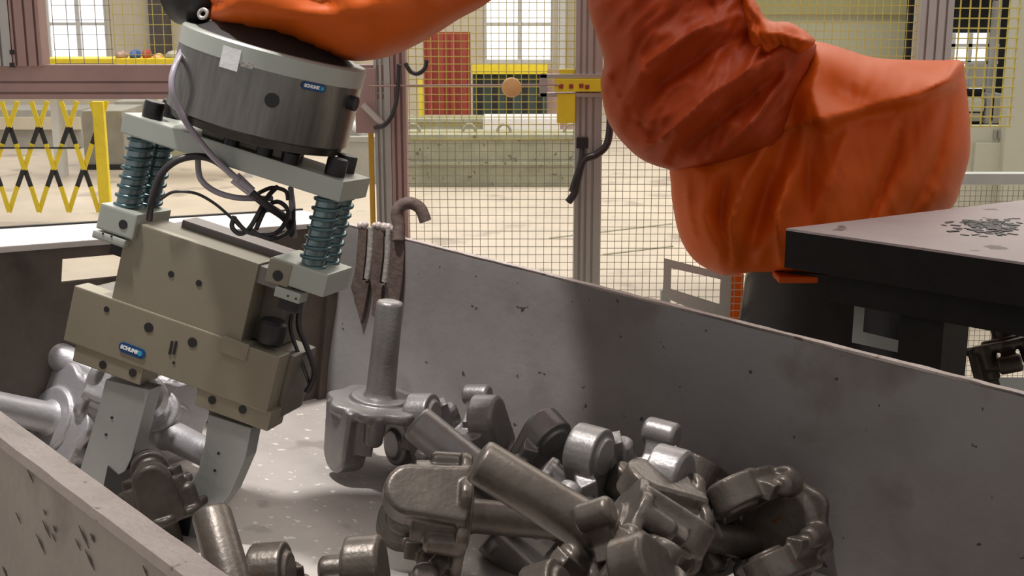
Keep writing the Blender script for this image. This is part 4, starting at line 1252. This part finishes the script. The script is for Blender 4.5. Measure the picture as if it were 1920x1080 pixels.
# shutters and door frames behind the mesh
def panel(name, px0, py0, px1, py1, m, label, cat, Y, nslat=0, mm=None):
    a = PY(px0, py0, Y); b = PY(px1, py1, Y)
    a.x, b.x = PY(px0, 120, Y).x, PY(px1, 120, Y).x
    t = thing(name, label, cat, loc=Vector(((a.x + b.x) / 2, Y, 0)))
    bm = BM(); box(bm, (a.x, Y, 0), (b.x, Y + .08, a.z)); obj('leaf', bm, m, t)
    for k in range(nslat):
        x = a.x + (b.x - a.x) * (k + .5) / nslat
        bm = BM(); box(bm, (x - .03, Y - .04, .02), (x + .03, Y, a.z - .03)); obj('upright', bm, mm or m, t)
    return t, a, b
t, a, b = panel('shutter_door', 795, 60, 882, 235, 'red', 'dark red shutter seen through the yellow mesh', 'door', 17.0, 4)
t, a, b = panel('cabinet_row', 886, 138, 1026, 235, 'darkgreen', 'dark green cabinet row right of the red shutter, yellow bar on top', 'cabinet', 17.0, 5, 'black')
bm = BM(); box(bm, (a.x, 16.9, a.z), (b.x, 17.1, a.z + .12)); obj('top_bar', bm, 'yellow', t)
t, a, b = panel('partition', 1026, 130, 1075, 240, 'pink', 'pale rosy partition behind the yellow switch', 'partition', 17.1)
t, a, b = panel('yellow_stanchion', 784, 150, 791, 232, 'yellow', 'slim yellow stanchion left of the red shutter', 'post', 16.0)
hbox('white_bench', 905, 222, 1050, 262, 'white', 'white bench behind the long trough', 'bench', 0.6, Y=15.6)
# right: dark booth with window, cream machine
t, a, b = panel('booth', 1700, -60, 1900, 236, 'tableside', 'dark booth with a bright window seen through the right yellow mesh', 'booth', 8.5)
bm = BM(); p0, p1 = PY(1775, 62, 8.45), PY(1864, 166, 8.45)
box(bm, (p0.x, 8.45, p1.z), (p1.x, 8.49, p0.z)); obj('window_pane', bm, 'window', t)
bm = BM()
for px in (1783, 1815, 1850): 
    x = PY(px, 100, 8.42).x; box(bm, (x, 8.42, p1.z), (x + .025, 8.45, p0.z))
for py in (88, 120): 
    z = PY(1800, py, 8.42).z; box(bm, (p0.x, 8.42, z), (p1.x, 8.45, z + .02))
obj('window_frame', bm, 'frame_white', t)
for (x0, y0, x1, y1, m) in ((1820, 118, 1850, 165, 'crate'), (1822, 185, 1853, 210, 'cream'), (1856, 175, 1886, 232, 'crate'), (1864, 0, 1870, 236, 'crate'), (1820, 212, 1850, 228, 'crate')):
    bm = BM(); q0, q1 = PY(x0, y0, 8.3), PY(x1, y1, 8.3); q0.x, q1.x = PY(x0, 120, 8.3).x, PY(x1, 120, 8.3).x; box(bm, (q0.x, 8.3, q1.z), (q1.x, 8.42, q0.z), None, .02); obj('control_box', bm, m, t)
t, a, b = panel('machine_cabinet', 1812, 236, 1980, 420, 'cream', 'cream machine cabinet at the right edge behind the orange cover', 'cabinet', 8.0)
bm = BM(); q0, q1 = PY(1830, 268, 7.96), PY(1990, 324, 7.96); box(bm, (q0.x, 7.96, q1.z), (q1.x, 8.0, q0.z), None, .005); obj('door', bm, 'cream', t)
bm = BM(); q0, q1 = PY(1895, -60, 7.9), PY(1980, 236, 7.9); q0.x = PY(1897, 120, 7.9).x; box(bm, (q0.x, 7.9, 0), (q1.x, 8.0, q0.z), None, .005); obj('side_panel', bm, 'cream', t)
for px in (1864, 1872):
    bm = BM(); q = PY(px, 250, 7.98); box(bm, (q.x, 7.98, q.z - .03), (q.x + .015, 8.0, q.z + .02)); obj('tag_mark', bm, 'crate', t)
# painted line and rail strips on the floor
for (x0, y0, x1, y1) in ((1030, 447, 1260, 420), (1130, 478, 1262, 462)):
    p, q = PZ(x0, y0), PZ(x1, y1); bm = BM(); s = Vector((0, .02, 0)); h_ = Vector((0, 0, .006))
    hexa(bm, [p - s, q - s, q + s, p + s], [p - s + h_, q - s + h_, q + s + h_, p + s + h_])
    obj('floor_strip', bm, 'concrete', None, {447: 'long thin strip on the hall floor crossing behind the middle post', 478: 'short thin strip on the hall floor right of the middle post'}[y0], 'strip')
